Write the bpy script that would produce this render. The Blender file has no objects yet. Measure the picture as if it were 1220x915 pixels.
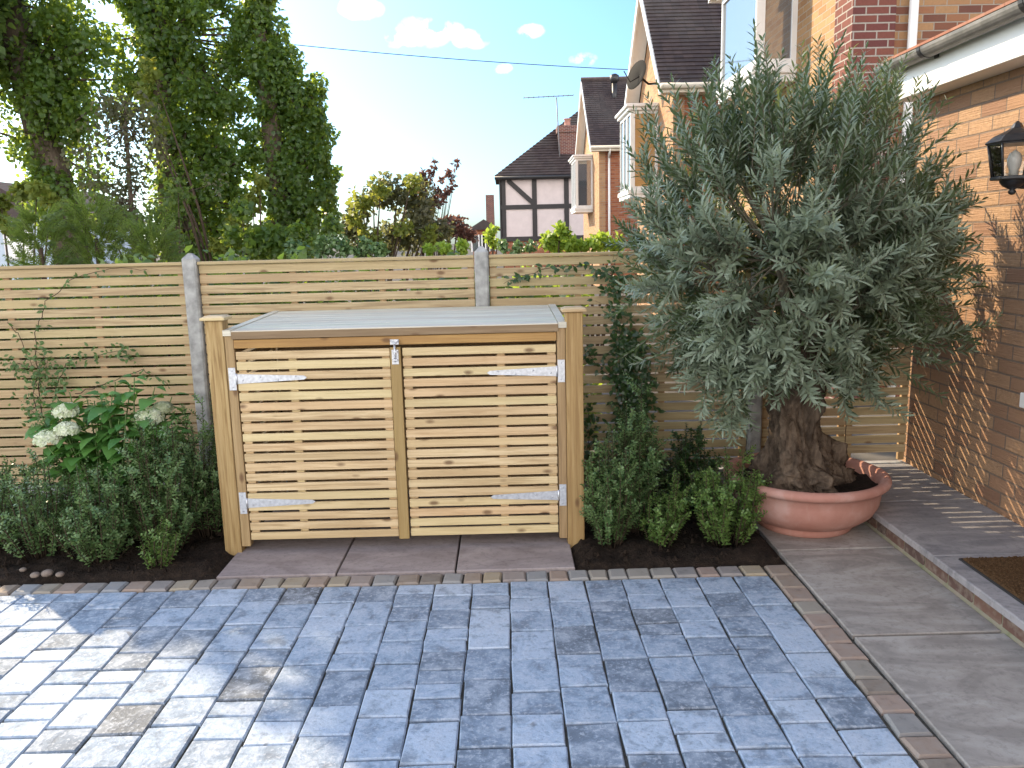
import bpy, bmesh, math, random
import numpy as np
from mathutils import Vector, Matrix, noise as mnoise
random.seed(7); rng = np.random.default_rng(7)
sc = bpy.context.scene
COL = sc.collection
R = math.radians

# ---------------------------------------------------------------- camera
YAW, PIT, ROL, F, H = 0.00482, 0.17602, 0.02411, 958.6, 1.7
def cam_axes():
    cy, sy = math.cos(YAW), math.sin(YAW); cp, sp = math.cos(PIT), math.sin(PIT)
    r = Vector((cy, -sy, 0)); f = Vector((sy*cp, cy*cp, -sp)); d = f.cross(r)
    cr, sr = math.cos(ROL), math.sin(ROL)
    return cr*r+sr*d, -sr*r+cr*d, f
CR, CD, CF = cam_axes()
cam = bpy.data.cameras.new('camera'); camo = bpy.data.objects.new('camera', cam); COL.objects.link(camo)
cam.sensor_width = 36; cam.lens = F/1220*36; cam.clip_end = 2000; cam.clip_start = 0.05
m = Matrix((CR, -CD, -CF)).transposed().to_4x4(); m.translation = (0, 0, H); camo.matrix_world = m
sc.camera = camo
def at(x, y, Y):            # survey helper: where a sight line of the survey photo meets the plane at depth Y
    d = CR*((x-610)/F)+CD*((y-457.5)/F)+CF
    t = Y/d.y
    return Vector((d.x*t, Y, H+d.z*t))
def atx(x, y, X):
    d = CR*((x-610)/F)+CD*((y-457.5)/F)+CF
    t = X/d.x
    return Vector((X, d.y*t, H+d.z*t))

# ---------------------------------------------------------------- object helpers
def tag(o, label=None, cat=None, group=None, kind=None):
    if label: o['label'] = label
    if cat: o['category'] = cat
    if group: o['group'] = group
    if kind: o['kind'] = kind
    return o
def thing(name, label, cat, loc=(0, 0, 0), group=None):
    o = bpy.data.objects.new(name, None); COL.objects.link(o); o.location = loc
    o.empty_display_size = 0.1
    return tag(o, label, cat, group)
class MB:
    """collects shapes (world coordinates) into one mesh; every shape gets a random tint"""
    def __init__(s): s.v = []; s.f = []; s.t = []; s.sm = []
    def add(s, vs, fs, tint=None, smooth=False):
        b = len(s.v); s.v.extend([tuple(v) for v in vs])
        if tint is None: tint = (random.random(), random.random(), random.random())
        for f in fs: s.f.append([b+i for i in f]); s.t.append(tint); s.sm.append(smooth)
    def box(s, x0, x1, y0, y1, z0, z1, tint=None, bev=0.0):
        if bev <= 0:
            vs = [(x, y, z) for z in (z0, z1) for y in (y0, y1) for x in (x0, x1)]
            fs = [(0, 2, 3, 1), (4, 5, 7, 6), (0, 1, 5, 4), (2, 6, 7, 3), (0, 4, 6, 2), (1, 3, 7, 5)]
            s.add(vs, fs, tint); return
        b = bev; vs = []
        X = (x0, x1); Yv = (y0, y1); Z = (z0, z1)
        idx = {}
        for i in (0, 1):
            for j in (0, 1):
                for k in (0, 1):
                    sx, sy, sz = (1, -1)[i], (1, -1)[j], (1, -1)[k]
                    for a in range(3):
                        p = [X[i]+sx*b, Yv[j]+sy*b, Z[k]+sz*b]; p[a] = (X[i], Yv[j], Z[k])[a]
                        idx[(i, j, k, a)] = len(vs); vs.append(p)
        fs = []
        for a in range(3):
            o1, o2 = [q for q in range(3) if q != a]
            for e in (0, 1):
                q = []
                for u, w in ((0, 0), (1, 0), (1, 1), (0, 1)):
                    c = [0, 0, 0]; c[a] = e; c[o1] = u; c[o2] = w; q.append(idx[(c[0], c[1], c[2], a)])
                fs.append(q)
        for a in range(3):           # edges along axis a
            o1, o2 = [q for q in range(3) if q != a]
            for u in (0, 1):
                for w in (0, 1):
                    c0 = [0, 0, 0]; c0[o1] = u; c0[o2] = w; c1 = list(c0); c1[a] = 1
                    fs.append([idx[(*c0, o1)], idx[(*c0, o2)], idx[(*c1, o2)], idx[(*c1, o1)]])
        for i in (0, 1):
            for j in (0, 1):
                for k in (0, 1): fs.append([idx[(i, j, k, a)] for a in range(3)])
        s.add(vs, fs, tint)
    def prism(s, poly, axis, a0, a1, tint=None):
        """poly: 2D outline in the two other axes, extruded along axis from a0 to a1"""
        n = len(poly); vs = []
        for a in (a0, a1):
            for p in poly:
                q = list(p); q.insert(axis, a); vs.append(q)
        fs = [list(range(n))[::-1], list(range(n, 2*n))]+[[i, (i+1) % n, n+(i+1) % n, n+i] for i in range(n)]
        s.add(vs, fs, tint)
    def tube(s, pts, rad, sides=6, tint=None, cap=True):
        pts = [Vector(p) for p in pts]; n = len(pts)
        if not hasattr(rad, '__len__'): rad = [rad]*n
        vs = []; fs = []
        ref = None
        for i, p in enumerate(pts):
            t = (pts[min(i+1, n-1)]-pts[max(i-1, 0)])
            if t.length < 1e-9: t = Vector((0, 0, 1))
            t.normalize()
            if ref is None:
                ref = t.orthogonal().normalized()
            u = (ref-t*ref.dot(t)); u = u.normalized() if u.length > 1e-6 else t.orthogonal().normalized(); ref = u
            w = t.cross(u)
            for k in range(sides):
                a = 2*math.pi*k/sides
                vs.append(p+(u*math.cos(a)+w*math.sin(a))*rad[i])
        for i in range(n-1):
            for k in range(sides):
                a = i*sides+k; b = i*sides+(k+1) % sides
                fs.append((a, b, b+sides, a+sides))
        if cap: fs.append(tuple(range(sides))[::-1]); fs.append(tuple(range((n-1)*sides, n*sides)))
        s.add(vs, fs, tint, True)
    def lathe(s, prof, c, sides=48, tint=None, smooth=True):
        vs = []; fs = []; n = len(prof)
        for r, z in prof:
            for k in range(sides):
                a = 2*math.pi*k/sides; vs.append((c[0]+r*math.cos(a), c[1]+r*math.sin(a), c[2]+z))
        for i in range(n-1):
            for k in range(sides):
                a = i*sides+k; b = i*sides+(k+1) % sides; fs.append((a, b, b+sides, a+sides))
        s.add(vs, fs, tint, smooth)
    def build(s, name, mat, parent=None, loc=None):
        me = bpy.data.meshes.new(name)
        off = Vector(parent_loc(parent)) if parent else Vector((0, 0, 0))
        me.from_pydata([(v[0]-off.x, v[1]-off.y, v[2]-off.z) for v in s.v], [], s.f)
        me.polygons.foreach_set('use_smooth', s.sm)
        ca = me.color_attributes.new('tint', 'FLOAT_COLOR', 'CORNER')
        arr = np.ones((len(me.loops), 4), np.float32); k = 0
        for f, t in zip(s.f, s.t):
            arr[k:k+len(f), :3] = t; k += len(f)
        ca.data.foreach_set('color', arr.ravel())
        me.materials.append(mat); me.update()
        o = bpy.data.objects.new(name, me); COL.objects.link(o)
        if parent: o.parent = parent
        return o
def parent_loc(o):
    v = Vector((0, 0, 0))
    while o is not None: v += Vector(o.location); o = o.parent
    return v

PROF = {'lance': [(0, 0), (.35, .5), (.7, .42), (1, 0)], 'oval': [(0, 0), (.25, .42), (.6, .5), (1, 0)],
        'heart': [(0, 0), (.12, .42), (.38, .5), (.72, .3), (1, 0)], 'needle': [(0, .5), (1, 0)], 'petal': [(0, 0), (.55, .5), (.9, .3), (1, 0)]}
class Leaves:
    def __init__(s): s.p = []; s.d = []; s.n = []; s.l = []; s.w = []; s.tv = []
    def add(s, p, d, n, l, w, tint=None):
        s.p.append(tuple(p)); s.d.append(tuple(d)); s.n.append(tuple(n)); s.l.append(l); s.w.append(w)
        s.tv.append(random.random() if tint is None else tint)
    def addmany(s, P, D, N, L, W, T=None):
        s.p.extend(map(tuple, P)); s.d.extend(map(tuple, D)); s.n.extend(map(tuple, N)); s.l.extend(L); s.w.extend(W)
        s.tv.extend(rng.random(len(P)) if T is None else T)
    def build(s, name, mat, parent, prof='lance', curl=0.15):
        P = np.array(s.p, float); D = np.array(s.d, float); N = np.array(s.n, float); L = np.array(s.l)[:, None]; W = np.array(s.w)[:, None]
        D /= np.linalg.norm(D, axis=1, keepdims=True)+1e-9
        N = N-D*(N*D).sum(1, keepdims=True); N /= np.linalg.norm(N, axis=1, keepdims=True)+1e-9
        S = np.cross(D, N); n = len(P)
        pr = PROF[prof]; cols = []; rows = []
        for t, w in pr:
            c = P+D*L*t-N*L*curl*t*t
            if w == 0: rows.append([len(cols)]); cols.append(c)
            else:
                cup = N*W*w*0.35
                rows.append([len(cols), len(cols)+1]); cols.append(c+S*W*w+cup); cols.append(c-S*W*w+cup)
        k = len(cols); V = np.stack(cols, 1).reshape(-1, 3)-np.array(parent_loc(parent) if parent else (0, 0, 0))
        fs = []
        for a, b in zip(rows, rows[1:]):
            if len(a) == 1 and len(b) == 2: fs.append([a[0], b[1], b[0]])
            elif len(a) == 2 and len(b) == 2: fs.append([a[0], a[1], b[1], b[0]])
            else: fs.append([a[0], a[1], b[0]])
        me = bpy.data.meshes.new(name); me.vertices.add(n*k); me.vertices.foreach_set('co', V.ravel().astype(np.float32))
        lens = np.array([len(f) for f in fs]); flat = np.concatenate([np.array(f) for f in fs]); nl = len(flat)
        loops = (np.arange(n)[:, None]*k+flat[None, :]).ravel()
        tot = np.tile(lens, n); st = np.concatenate([[0], np.cumsum(tot)[:-1]])
        me.loops.add(len(loops)); me.polygons.add(len(tot))
        me.loops.foreach_set('vertex_index', loops.astype(np.int32))
        me.polygons.foreach_set('loop_start', st.astype(np.int32))
        me.update(calc_edges=True); me.validate()
        ca = me.color_attributes.new('tint', 'FLOAT_COLOR', 'CORNER')
        tv = np.repeat(np.array(s.tv), nl); arr = np.ones((len(me.loops), 4), np.float32); arr[:, 0] = tv; arr[:, 1] = np.repeat(rng.random(n), nl); arr[:, 2] = np.repeat(rng.random(n), nl)
        ca.data.foreach_set('color', arr.ravel())
        me.materials.append(mat)
        o = bpy.data.objects.new(name, me); COL.objects.link(o)
        if parent: o.parent = parent
        return o

# ---------------------------------------------------------------- materials
class NT:
    def __init__(s, name):
        s.m = bpy.data.materials.new(name); s.m.use_nodes = True; s.t = s.m.node_tree; s.t.nodes.clear()
        s.out = s.n('ShaderNodeOutputMaterial')
    def n(s, ty, **kw):
        o = s.t.nodes.new(ty)
        for k, v in kw.items(): setattr(o, k, v)
        return o
    def l(s, a, b): s.t.links.new(a, b)
    def val(s, sock, v):
        if hasattr(v, 'is_linked'): s.l(v, sock)
        else: sock.default_value = v
    def coord(s): return s.n('ShaderNodeTexCoord').outputs['Object']
    def mapping(s, vec, scale=(1, 1, 1), loc=(0, 0, 0), rot=(0, 0, 0)):
        o = s.n('ShaderNodeMapping'); s.l(vec, o.inputs[0]); o.inputs['Scale'].default_value = scale; s.val(o.inputs['Location'], loc); o.inputs['Rotation'].default_value = rot
        return o.outputs[0]
    def noise(s, vec, scale, detail=4, rough=.55, dist=0):
        o = s.n('ShaderNodeTexNoise'); s.l(vec, o.inputs['Vector']); o.inputs['Scale'].default_value = scale; o.inputs['Detail'].default_value = detail
        o.inputs['Roughness'].default_value = rough; o.inputs['Distortion'].default_value = dist
        return o.outputs['Fac']
    def ramp(s, fac, stops, interp='LINEAR'):
        o = s.n('ShaderNodeValToRGB'); s.l(fac, o.inputs[0]); e = o.color_ramp.elements; o.color_ramp.interpolation = interp
        while len(e) < len(stops): e.new(0.5)
        for q, (p, c) in zip(e, stops):
            q.position = p; q.color = (*c, 1) if len(c) == 3 else c
        return o.outputs[0]
    def grey(s, fac, a, b, lo=0., hi=1.):
        o = s.n('ShaderNodeMapRange'); s.l(fac, o.inputs[0]); o.inputs[1].default_value = a; o.inputs[2].default_value = b; o.inputs[3].default_value = lo; o.inputs[4].default_value = hi
        return o.outputs[0]
    def mix(s, fac, a, b, mode='MIX'):
        o = s.n('ShaderNodeMix', data_type='RGBA', blend_type=mode)
        s.val(o.inputs[0], fac)
        for sock, v in ((o.inputs[6], a), (o.inputs[7], b)):
            if hasattr(v, 'is_linked'): s.l(v, sock)
            else: sock.default_value = (*v, 1)
        return o.outputs[2]
    def math(s, op, a, b=0.):
        o = s.n('ShaderNodeMath', operation=op); s.val(o.inputs[0], a); s.val(o.inputs[1], b); return o.outputs[0]
    def tint(s):
        a = s.n('ShaderNodeAttribute', attribute_name='tint'); sp = s.n('ShaderNodeSeparateColor'); s.l(a.outputs['Color'], sp.inputs[0]); return sp.outputs
    def bump(s, h, strength=.3, dist=.01, normal=None):
        o = s.n('ShaderNodeBump'); o.inputs['Strength'].default_value = strength; o.inputs['Distance'].default_value = dist; s.l(h, o.inputs['Height'])
        if normal is not None: s.l(normal, o.inputs['Normal'])
        return o.outputs[0]
    def principled(s, col, rough=.7, normal=None, metallic=0., spec=.5):
        o = s.n('ShaderNodeBsdfPrincipled'); s.val(o.inputs['Base Color'], col if hasattr(col, 'is_linked') else (*col, 1)); s.val(o.inputs['Roughness'], rough)
        o.inputs['Metallic'].default_value = metallic; o.inputs['Specular IOR Level'].default_value = spec
        if normal is not None: s.l(normal, o.inputs['Normal'])
        s.l(o.outputs[0], s.out.inputs[0]); return o
    def offset_by_tint(s, vec):
        t = s.tint(); cb = s.n('ShaderNodeCombineXYZ')
        for i in range(3): s.l(s.math('MULTIPLY', t[i], 37.0), cb.inputs[i])
        o = s.n('ShaderNodeVectorMath', operation='ADD'); s.l(vec, o.inputs[0]); s.l(cb.outputs[0], o.inputs[1]); return o.outputs[0], t

def wood(name, c_light, c_mid, c_dark, axis=0, rough=.65, knots=True, grey=0.0):
    k = NT(name); v, t = k.offset_by_tint(k.coord())
    sc_ = [26, 26, 26]; sc_[axis] = 1.1
    g = k.noise(k.mapping(v, sc_), 2.2, 5, .6, .8)
    big = k.noise(k.mapping(v, [3 if i != axis else .8 for i in range(3)]), 1.3, 2)
    col = k.ramp(g, [(.36, c_dark), (.5, c_mid), (.62, c_light)])
    col = k.mix(k.grey(t[0], 0, 1, .0, .55), col, k.mix(.5, col, c_mid))
    warm = k.mix(k.grey(t[1], .45, 1, 0, .9), col, k.mix(.6, col, (c_mid[0]*.98, c_mid[1]*.84, c_mid[2]*.80)))
    col = k.mix(k.grey(t[2], .45, 1, 0, .8), warm, k.mix(.7, warm, (c_light[0]*.86, c_light[1]*.93, c_light[2]*.78)))
    col = k.mix(k.grey(big, .42, .66, 0, .5), col, c_dark)
    if knots:
        ks = [14, 14, 14]; ks[axis] = 6.5
        vo = k.n('ShaderNodeTexVoronoi'); vo.inputs['Scale'].default_value = 1.0; k.l(k.mapping(v, ks), vo.inputs['Vector'])
        d = k.grey(vo.outputs['Distance'], .10, .24, 1, 0)
        sp = k.n('ShaderNodeSeparateColor'); k.l(vo.outputs['Color'], sp.inputs[0])
        pick = k.math('GREATER_THAN', sp.outputs[0], .66)
        col = k.mix(k.math('MULTIPLY', k.math('MULTIPLY', d, pick), .8), col, (.13, .065, .03))
    if grey: col = k.mix(grey, col, (.42, .41, .38))
    k.principled(col, rough, k.bump(g, .6, .004), spec=.3)
    return k.m
def plain(name, col, rough=.6, var=.12, scale=8, metallic=0., bump=.15, spec=.5):
    k = NT(name); v = k.coord(); n = k.noise(v, scale, 5)
    c = k.mix(k.grey(n, .3, .7), [x*(1-var) for x in col], [min(1, x*(1+var)) for x in col])
    k.principled(c, k.grey(n, .2, .8, max(0, rough-.1), min(1, rough+.1)), k.bump(k.noise(v, scale*6, 4), bump, .004), metallic, spec); return k.m
def leaf_mat(name, a, b, back=None, trans=.35, tcol=None, rough=.5, spec=.35):
    k = NT(name); t = k.tint(); col = k.mix(t[0], a, b)
    if back:
        g = k.n('ShaderNodeNewGeometry'); col = k.mix(g.outputs['Backfacing'], col, back)
    p = k.n('ShaderNodeBsdfPrincipled'); k.l(col, p.inputs['Base Color']); p.inputs['Roughness'].default_value = rough; p.inputs['Specular IOR Level'].default_value = spec
    tr = k.n('ShaderNodeBsdfTranslucent'); tc = k.mix(t[1], tcol or b, [min(1, x*1.25) for x in (tcol or b)]); k.l(tc, tr.inputs[0])
    mx = k.n('ShaderNodeMixShader'); mx.inputs[0].default_value = trans; k.l(p.outputs[0], mx.inputs[1]); k.l(tr.outputs[0], mx.inputs[2]); k.l(mx.outputs[0], k.out.inputs[0])
    return k.m
def bark(name, a, b, scale=14):
    k = NT(name); v = k.mapping(k.coord(), (1, 1, .35)); n = k.noise(v, scale, 7, .65, .6)
    vo = k.n('ShaderNodeTexVoronoi'); vo.inputs['Scale'].default_value = scale*1.6; k.l(v, vo.inputs['Vector'])
    h = k.math('ADD', n, k.math('MULTIPLY', vo.outputs['Distance'], .6))
    k.principled(k.ramp(n, [(.3, a), (.68, b)]), .9, k.bump(h, .9, .02), spec=.15); return k.m
def brick(name, axis, cols, mortar, bw=.225, bh=.075, ms=.012, comb=0.0, bumpd=.006):
    """axis: the horizontal world axis along the wall"""
    k = NT(name); c = k.coord(); sp = k.n('ShaderNodeSeparateXYZ'); k.l(c, sp.inputs[0]); cb = k.n('ShaderNodeCombineXYZ')
    gn = k.n('ShaderNodeNewGeometry'); sn = k.n('ShaderNodeSeparateXYZ'); k.l(gn.outputs['True Normal'], sn.inputs[0])
    fx = k.math('GREATER_THAN', k.math('ABSOLUTE', sn.outputs[0]), .5); mh = k.n('ShaderNodeMix'); k.l(fx, mh.inputs[0]); k.l(sp.outputs[0], mh.inputs[2]); k.l(sp.outputs[1], mh.inputs[3])
    k.l(mh.outputs[0], cb.inputs[0]); k.l(sp.outputs[2], cb.inputs[1])
    b = k.n('ShaderNodeTexBrick'); k.l(cb.outputs[0], b.inputs['Vector']); b.inputs['Scale'].default_value = 1; b.inputs['Brick Width'].default_value = bw; b.inputs['Row Height'].default_value = bh
    b.inputs['Mortar Size'].default_value = ms/2; b.inputs['Mortar Smooth'].default_value = .25; b.inputs['Color1'].default_value = (0, 0, 0, 1); b.inputs['Color2'].default_value = (1, 1, 1, 1); b.inputs['Mortar'].default_value = (.5, .5, .5, 1); b.inputs['Bias'].default_value = 0
    rnd = k.n('ShaderNodeSeparateColor'); k.l(b.outputs['Color'], rnd.inputs[0])
    n = k.noise(c, 40, 5); big = k.noise(c, 1.6, 3)
    st = [(i/(len(cols)-1), q) for i, q in enumerate(cols)]
    col = k.ramp(k.math('ADD', rnd.outputs[0], k.math('MULTIPLY', k.math('SUBTRACT', n, .5), .5)), st)
    col = k.mix(k.grey(n, .35, .75, 0, .35), col, [x*.5 for x in cols[0]])
    col = k.mix(k.grey(big, .35, .7, 0, .25), col, [x*.7 for x in cols[len(cols)//2]])
    col = k.mix(b.outputs['Fac'], col, k.mix(n, mortar, [x*.7 for x in mortar]))
    h = k.math('ADD', k.math('MULTIPLY', b.outputs['Fac'], -1.0), k.math('MULTIPLY', n, .35))
    if comb:
        w = k.noise(k.mapping(c, (3, 3, 130)), 1.0, 3, .6); h = k.math('ADD', h, k.math('MULTIPLY', w, comb))
    k.principled(col, .88, k.bump(h, .8, bumpd), spec=.2); return k.m
def tiles(name, a, b, axis, rise=(0, 0)):
    k = NT(name); c = k.coord(); t = k.tint(); n = k.noise(c, 9, 5); big = k.noise(c, .8, 3)
    col = k.mix(t[0], a, b); col = k.mix(k.grey(n, .35, .7, 0, .4), col, [x*.55 for x in a]); col = k.mix(k.grey(big, .45, .7, 0, .3), col, (.16, .15, .13))
    k.principled(col, .85, k.bump(n, .4, .01), spec=.25); return k.m

M = {}
M['fence'] = wood('fence_wood', (.54, .43, .26), (.445, .34, .195), (.295, .212, .12), 0)
M['door_wood'] = wood('door_wood', (.72, .565, .345), (.61, .46, .26), (.40, .275, .145), 0)
M['post_wood'] = wood('post_wood', (.46, .33, .155), (.37, .25, .105), (.25, .155, .06), 2)
M['post_wood_pale'] = wood('upright_wood', (.42, .29, .15), (.34, .225, .11), (.25, .16, .08), 2)
M['edge_wood'] = wood('lid_edge_wood', (.33, .25, .15), (.26, .19, .11), (.2, .14, .08), 0)
M['fascia_wood'] = wood('fascia_wood', (.46, .27, .10), (.38, .21, .075), (.3, .16, .06), 0)
M['lid_wood'] = wood('lid_wood', (.72, .69, .57), (.63, .60, .49), (.48, .45, .36), 0, .55, False)
M['concrete'] = plain('concrete', (.34, .34, .325), .9, .34, 16, bump=.7, spec=.2)
M['galv'] = plain('galvanised_steel', (.62, .63, .65), .38, .15, 60, .75, .1)
M['white'] = plain('white_plastic', (.78, .77, .74), .4, .04, 5, bump=.03)
M['cream'] = plain('cream_paint', (.70, .62, .50), .55, .06, 5, bump=.05)
M['render'] = plain('pale_render', (.66, .57, .55), .9, .06, 3, bump=.2, spec=.1)
M['timber'] = plain('black_timber', (.03, .026, .026), .6, .3, 20)
M['black'] = plain('black_metal', (.022, .022, .024), .42, .3, 30)
M['gutter'] = plain('gutter_plastic', (.15, .145, .135), .5, .5, 9, bump=.1)
M['bulbglass'] = plain('frosted_glass', (.8, .8, .78), .2, .03, 10)
M['grey'] = plain('grey_metal', (.2, .2, .21), .5, .2, 10)
M['darkgrey'] = plain('dark_grey_metal', (.035, .033, .03), .9, .2, 10, spec=.1)
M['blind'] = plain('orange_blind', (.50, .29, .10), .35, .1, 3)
M['pebble'] = plain('pebble_stone', (.19, .15, .12), .85, .35, 40)
M['lead'] = plain('lead_sheet', (.17, .2, .25), .5, .2, 10)
M['coir'] = plain('coir', (.12, .07, .035), .95, .5, 160, bump=1.0, spec=.05)
M['rubber'] = plain('dark_rubber', (.03, .03, .03), .8, .2, 40)
M['paleblue'] = plain('pale_blue_render', (.5, .58, .66), .8, .1, 3)
def glass_mat():
    k = NT('window_glass'); g = k.principled((.10, .12, .14), .05, None, 0, 1.0); g.inputs['IOR'].default_value = 2.2; return k.m
M['pane'] = glass_mat()
def clear_glass():
    k = NT('clear_glass'); g = k.n('ShaderNodeBsdfGlossy'); g.inputs['Roughness'].default_value = .03
    tr = k.n('ShaderNodeBsdfTransparent'); tr.inputs[0].default_value = (.9, .9, .88, 1)
    f = k.n('ShaderNodeFresnel'); f.inputs[0].default_value = 1.5
    mx = k.n('ShaderNodeMixShader'); k.l(k.math('ADD', f.outputs[0], .08), mx.inputs[0]); k.l(tr.outputs[0], mx.inputs[1]); k.l(g.outputs[0], mx.inputs[2]); k.l(mx.outputs[0], k.out.inputs[0]); return k.m
M['lantern_glass'] = clear_glass()
def paver_mat():
    k = NT('tumbled_paving'); v, t = k.offset_by_tint(k.coord())
    base = k.ramp(t[0], [(0, (.13, .145, .16)), (.012, (.14, .155, .17)), (.018, (.16, .20, .25)), (.22, (.225, .29, .375)), (.5, (.30, .385, .49)), (.78, (.375, .465, .58)), (1, (.49, .57, .66))])
    n1 = k.noise(v, 11, 5, .6, .5); n2 = k.noise(v, 55, 5, .7); n3 = k.noise(v, 260, 2)
    c = k.mix(k.grey(n1, .46, .64, 0, .55), base, (.50, .55, .62)); c = k.mix(k.grey(n1, .48, .34, 0, .6), c, (.13, .15, .18))
    c = k.mix(k.grey(n2, .52, .64, 0, .6), c, (.54, .58, .64)); c = k.mix(k.grey(n2, .46, .34, 0, .45), c, (.14, .17, .21)); c = k.mix(k.grey(n3, .57, .68, 0, .25), c, (.1, .1, .11))
    st = k.noise(k.coord(), 6, 3, .6, .4); c = k.mix(k.grey(st, .68, .72, 0, .6), c, (.12, .12, .125))
    h = k.math('ADD', n1, k.math('MULTIPLY', n2, .5)); k.principled(c, .72, k.bump(h, .9, .008), spec=.4); return k.m
M['paver'] = paver_mat()
def sett_mat():
    k = NT('sandstone_setts'); v, t = k.offset_by_tint(k.coord())
    base = k.ramp(t[0], [(0, (.20, .17, .14)), (.3, (.30, .235, .18)), (.5, (.34, .25, .20)), (.7, (.26, .25, .24)), (.85, (.36, .29, .19)), (1, (.27, .29, .31))])
    n1 = k.noise(v, 18, 6, .65); c = k.mix(k.grey(n1, .4, .7, 0, .4), base, (.36, .33, .29)); c = k.mix(k.grey(n1, .42, .25, 0, .5), c, (.11, .1, .09))
    k.principled(c, .85, k.bump(n1, .6, .008), spec=.25); return k.m
M['sett'] = sett_mat()
def slab_mat(name, a, b, c3):
    k = NT(name); v, t = k.offset_by_tint(k.coord())
    n1 = k.noise(k.mapping(v, (1, 2.6, 1), rot=(0, 0, .5)), 2.2, 6, .6, 1.2); n2 = k.noise(v, 34, 5, .7)
    c = k.ramp(n1, [(.38, a), (.5, b), (.62, c3)]); c = k.mix(k.grey(n2, .5, .68, 0, .45), c, [x*.6 for x in a])
    k.principled(c, .8, k.bump(k.math('ADD', n1, k.math('MULTIPLY', n2, .4)), .4, .008), spec=.3); return k.m
M['slab'] = slab_mat('pink_sandstone', (.25, .212, .205), (.31, .265, .258), (.36, .312, .30))
M['path'] = slab_mat('brown_sandstone', (.29, .26, .23), (.37, .333, .295), (.43, .395, .355))
M['step_slab'] = slab_mat('grey_sandstone', (.23, .22, .225), (.30, .287, .285), (.36, .34, .335))
def soil_mat():
    k = NT('soil'); v = k.coord(); n = k.noise(v, 22, 8, .7); n2 = k.noise(v, 90, 4)
    c = k.ramp(n, [(.3, (.012, .009, .007)), (.6, (.035, .024, .017)), (.8, (.07, .05, .035))]); c = k.mix(k.grey(n2, .66, .74, 0, .7), c, (.13, .1, .075))
    k.principled(c, .95, k.bump(k.math('ADD', n, k.math('MULTIPLY', n2, .5)), 1.0, .02), spec=.15); return k.m
M['soil'] = soil_mat()
M['joint'] = plain('joint_sand', (.085, .075, .06), .95, .3, 60, bump=.4, spec=.1)
M['ground'] = plain('ground_gravel', (.11, .10, .085), .95, .3, 3, bump=.5, spec=.1)
M['road'] = plain('asphalt', (.05, .05, .052), .9, .2, 30, bump=.3, spec=.2)
def terracotta():
    k = NT('terracotta'); v = k.coord(); n = k.noise(v, 5, 5, .6); n2 = k.noise(k.mapping(v, (1, 1, .2)), 30, 4)
    c = k.ramp(n, [(.35, (.40, .185, .14)), (.55, (.46, .235, .185)), (.7, (.53, .32, .27))]); c = k.mix(k.grey(n2, .58, .75, 0, .3), c, (.5, .36, .31))
    k.principled(c, .75, k.bump(n2, .15, .004), spec=.3); return k.m
M['terracotta'] = terracotta()
M['brick_near'] = brick('rustic_brick', 1, [(.28, .16, .105), (.38, .225, .135), (.46, .285, .165), (.41, .26, .155)], (.25, .185, .14), comb=1.1, bw=.235, bh=.083, bumpd=.012)
M['brick_front'] = brick('tan_brick', 1, [(.32, .175, .085), (.41, .245, .12), (.46, .29, .15)], (.42, .36, .28))
M['brick_side'] = brick('mixed_brick', 0, [(.13, .055, .045), (.24, .09, .055), (.36, .2, .10), (.42, .27, .14)], (.36, .31, .25))
M['brick_dark'] = brick('dark_red_brick', 0, [(.12, .045, .045), (.17, .06, .05), (.22, .085, .06)], (.4, .36, .31), ms=.016)
M['brick_red_side'] = brick('orange_brick', 0, [(.27, .085, .045), (.36, .13, .065), (.42, .18, .09)], (.33, .26, .2))
M['brick_red_front'] = brick('orange_front_brick', 1, [(.37, .19, .10), (.47, .27, .14), (.5, .31, .17)], (.38, .31, .24))
M['brick_step'] = plain('step_brick', (.22, .11, .075), .9, .3, 18, bump=.5, spec=.15)
def step_brick():
    k = NT('riser_brick'); v, t = k.offset_by_tint(k.coord()); n = k.noise(v, 22, 5)
    c = k.ramp(t[0], [(0, (.10, .07, .062)), (.5, (.16, .092, .07)), (1, (.22, .135, .095))]); c = k.mix(k.grey(n, .45, .7, 0, .6), c, (.3, .25, .2))
    k.principled(c, .9, k.bump(n, .5, .006), spec=.2); return k.m
M['step_brick'] = step_brick()
def mortar_mat():
    k = NT('mossy_mortar'); v = k.coord(); n = k.noise(v, 10, 5); c = k.ramp(n, [(.35, (.3, .26, .2)), (.55, (.26, .25, .17)), (.7, (.14, .17, .07))])
    k.principled(c, .95, k.bump(k.noise(v, 60, 4), .6, .006), spec=.1); return k.m
M['mortar'] = mortar_mat()
M['tile_dark'] = tiles('dark_roof_tile', (.055, .042, .042), (.085, .062, .058), 0)
M['tile_red'] = tiles('red_roof_tile', (.30, .13, .085), (.38, .19, .13), 1)
M['bark'] = bark('tree_bark', (.05, .038, .03), (.14, .11, .085))
M['olive_bark'] = bark('olive_bark', (.03, .021, .016), (.19, .14, .10), 20)
M['twig'] = plain('twig', (.16, .14, .1), .85, .3, 30, spec=.15)
M['stem'] = plain('brown_stem', (.07, .05, .035), .85, .3, 30, spec=.15)
M['greenstem'] = plain('green_stem', (.1, .16, .05), .7, .2, 30, spec=.2)
M['olive'] = leaf_mat('olive_leaf', (.016, .04, .016), (.135, .185, .10), back=(.21, .26, .185), trans=.24, tcol=(.26, .32, .10), rough=.42, spec=.45)
M['ivy'] = leaf_mat('ivy_leaf', (.026, .06, .02), (.08, .14, .04), trans=.45, tcol=(.45, .58, .07), rough=.4, spec=.5)
M['lime'] = leaf_mat('lime_leaf', (.13, .22, .03), (.22, .32, .05), trans=.45, tcol=(.5, .62, .07))
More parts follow.
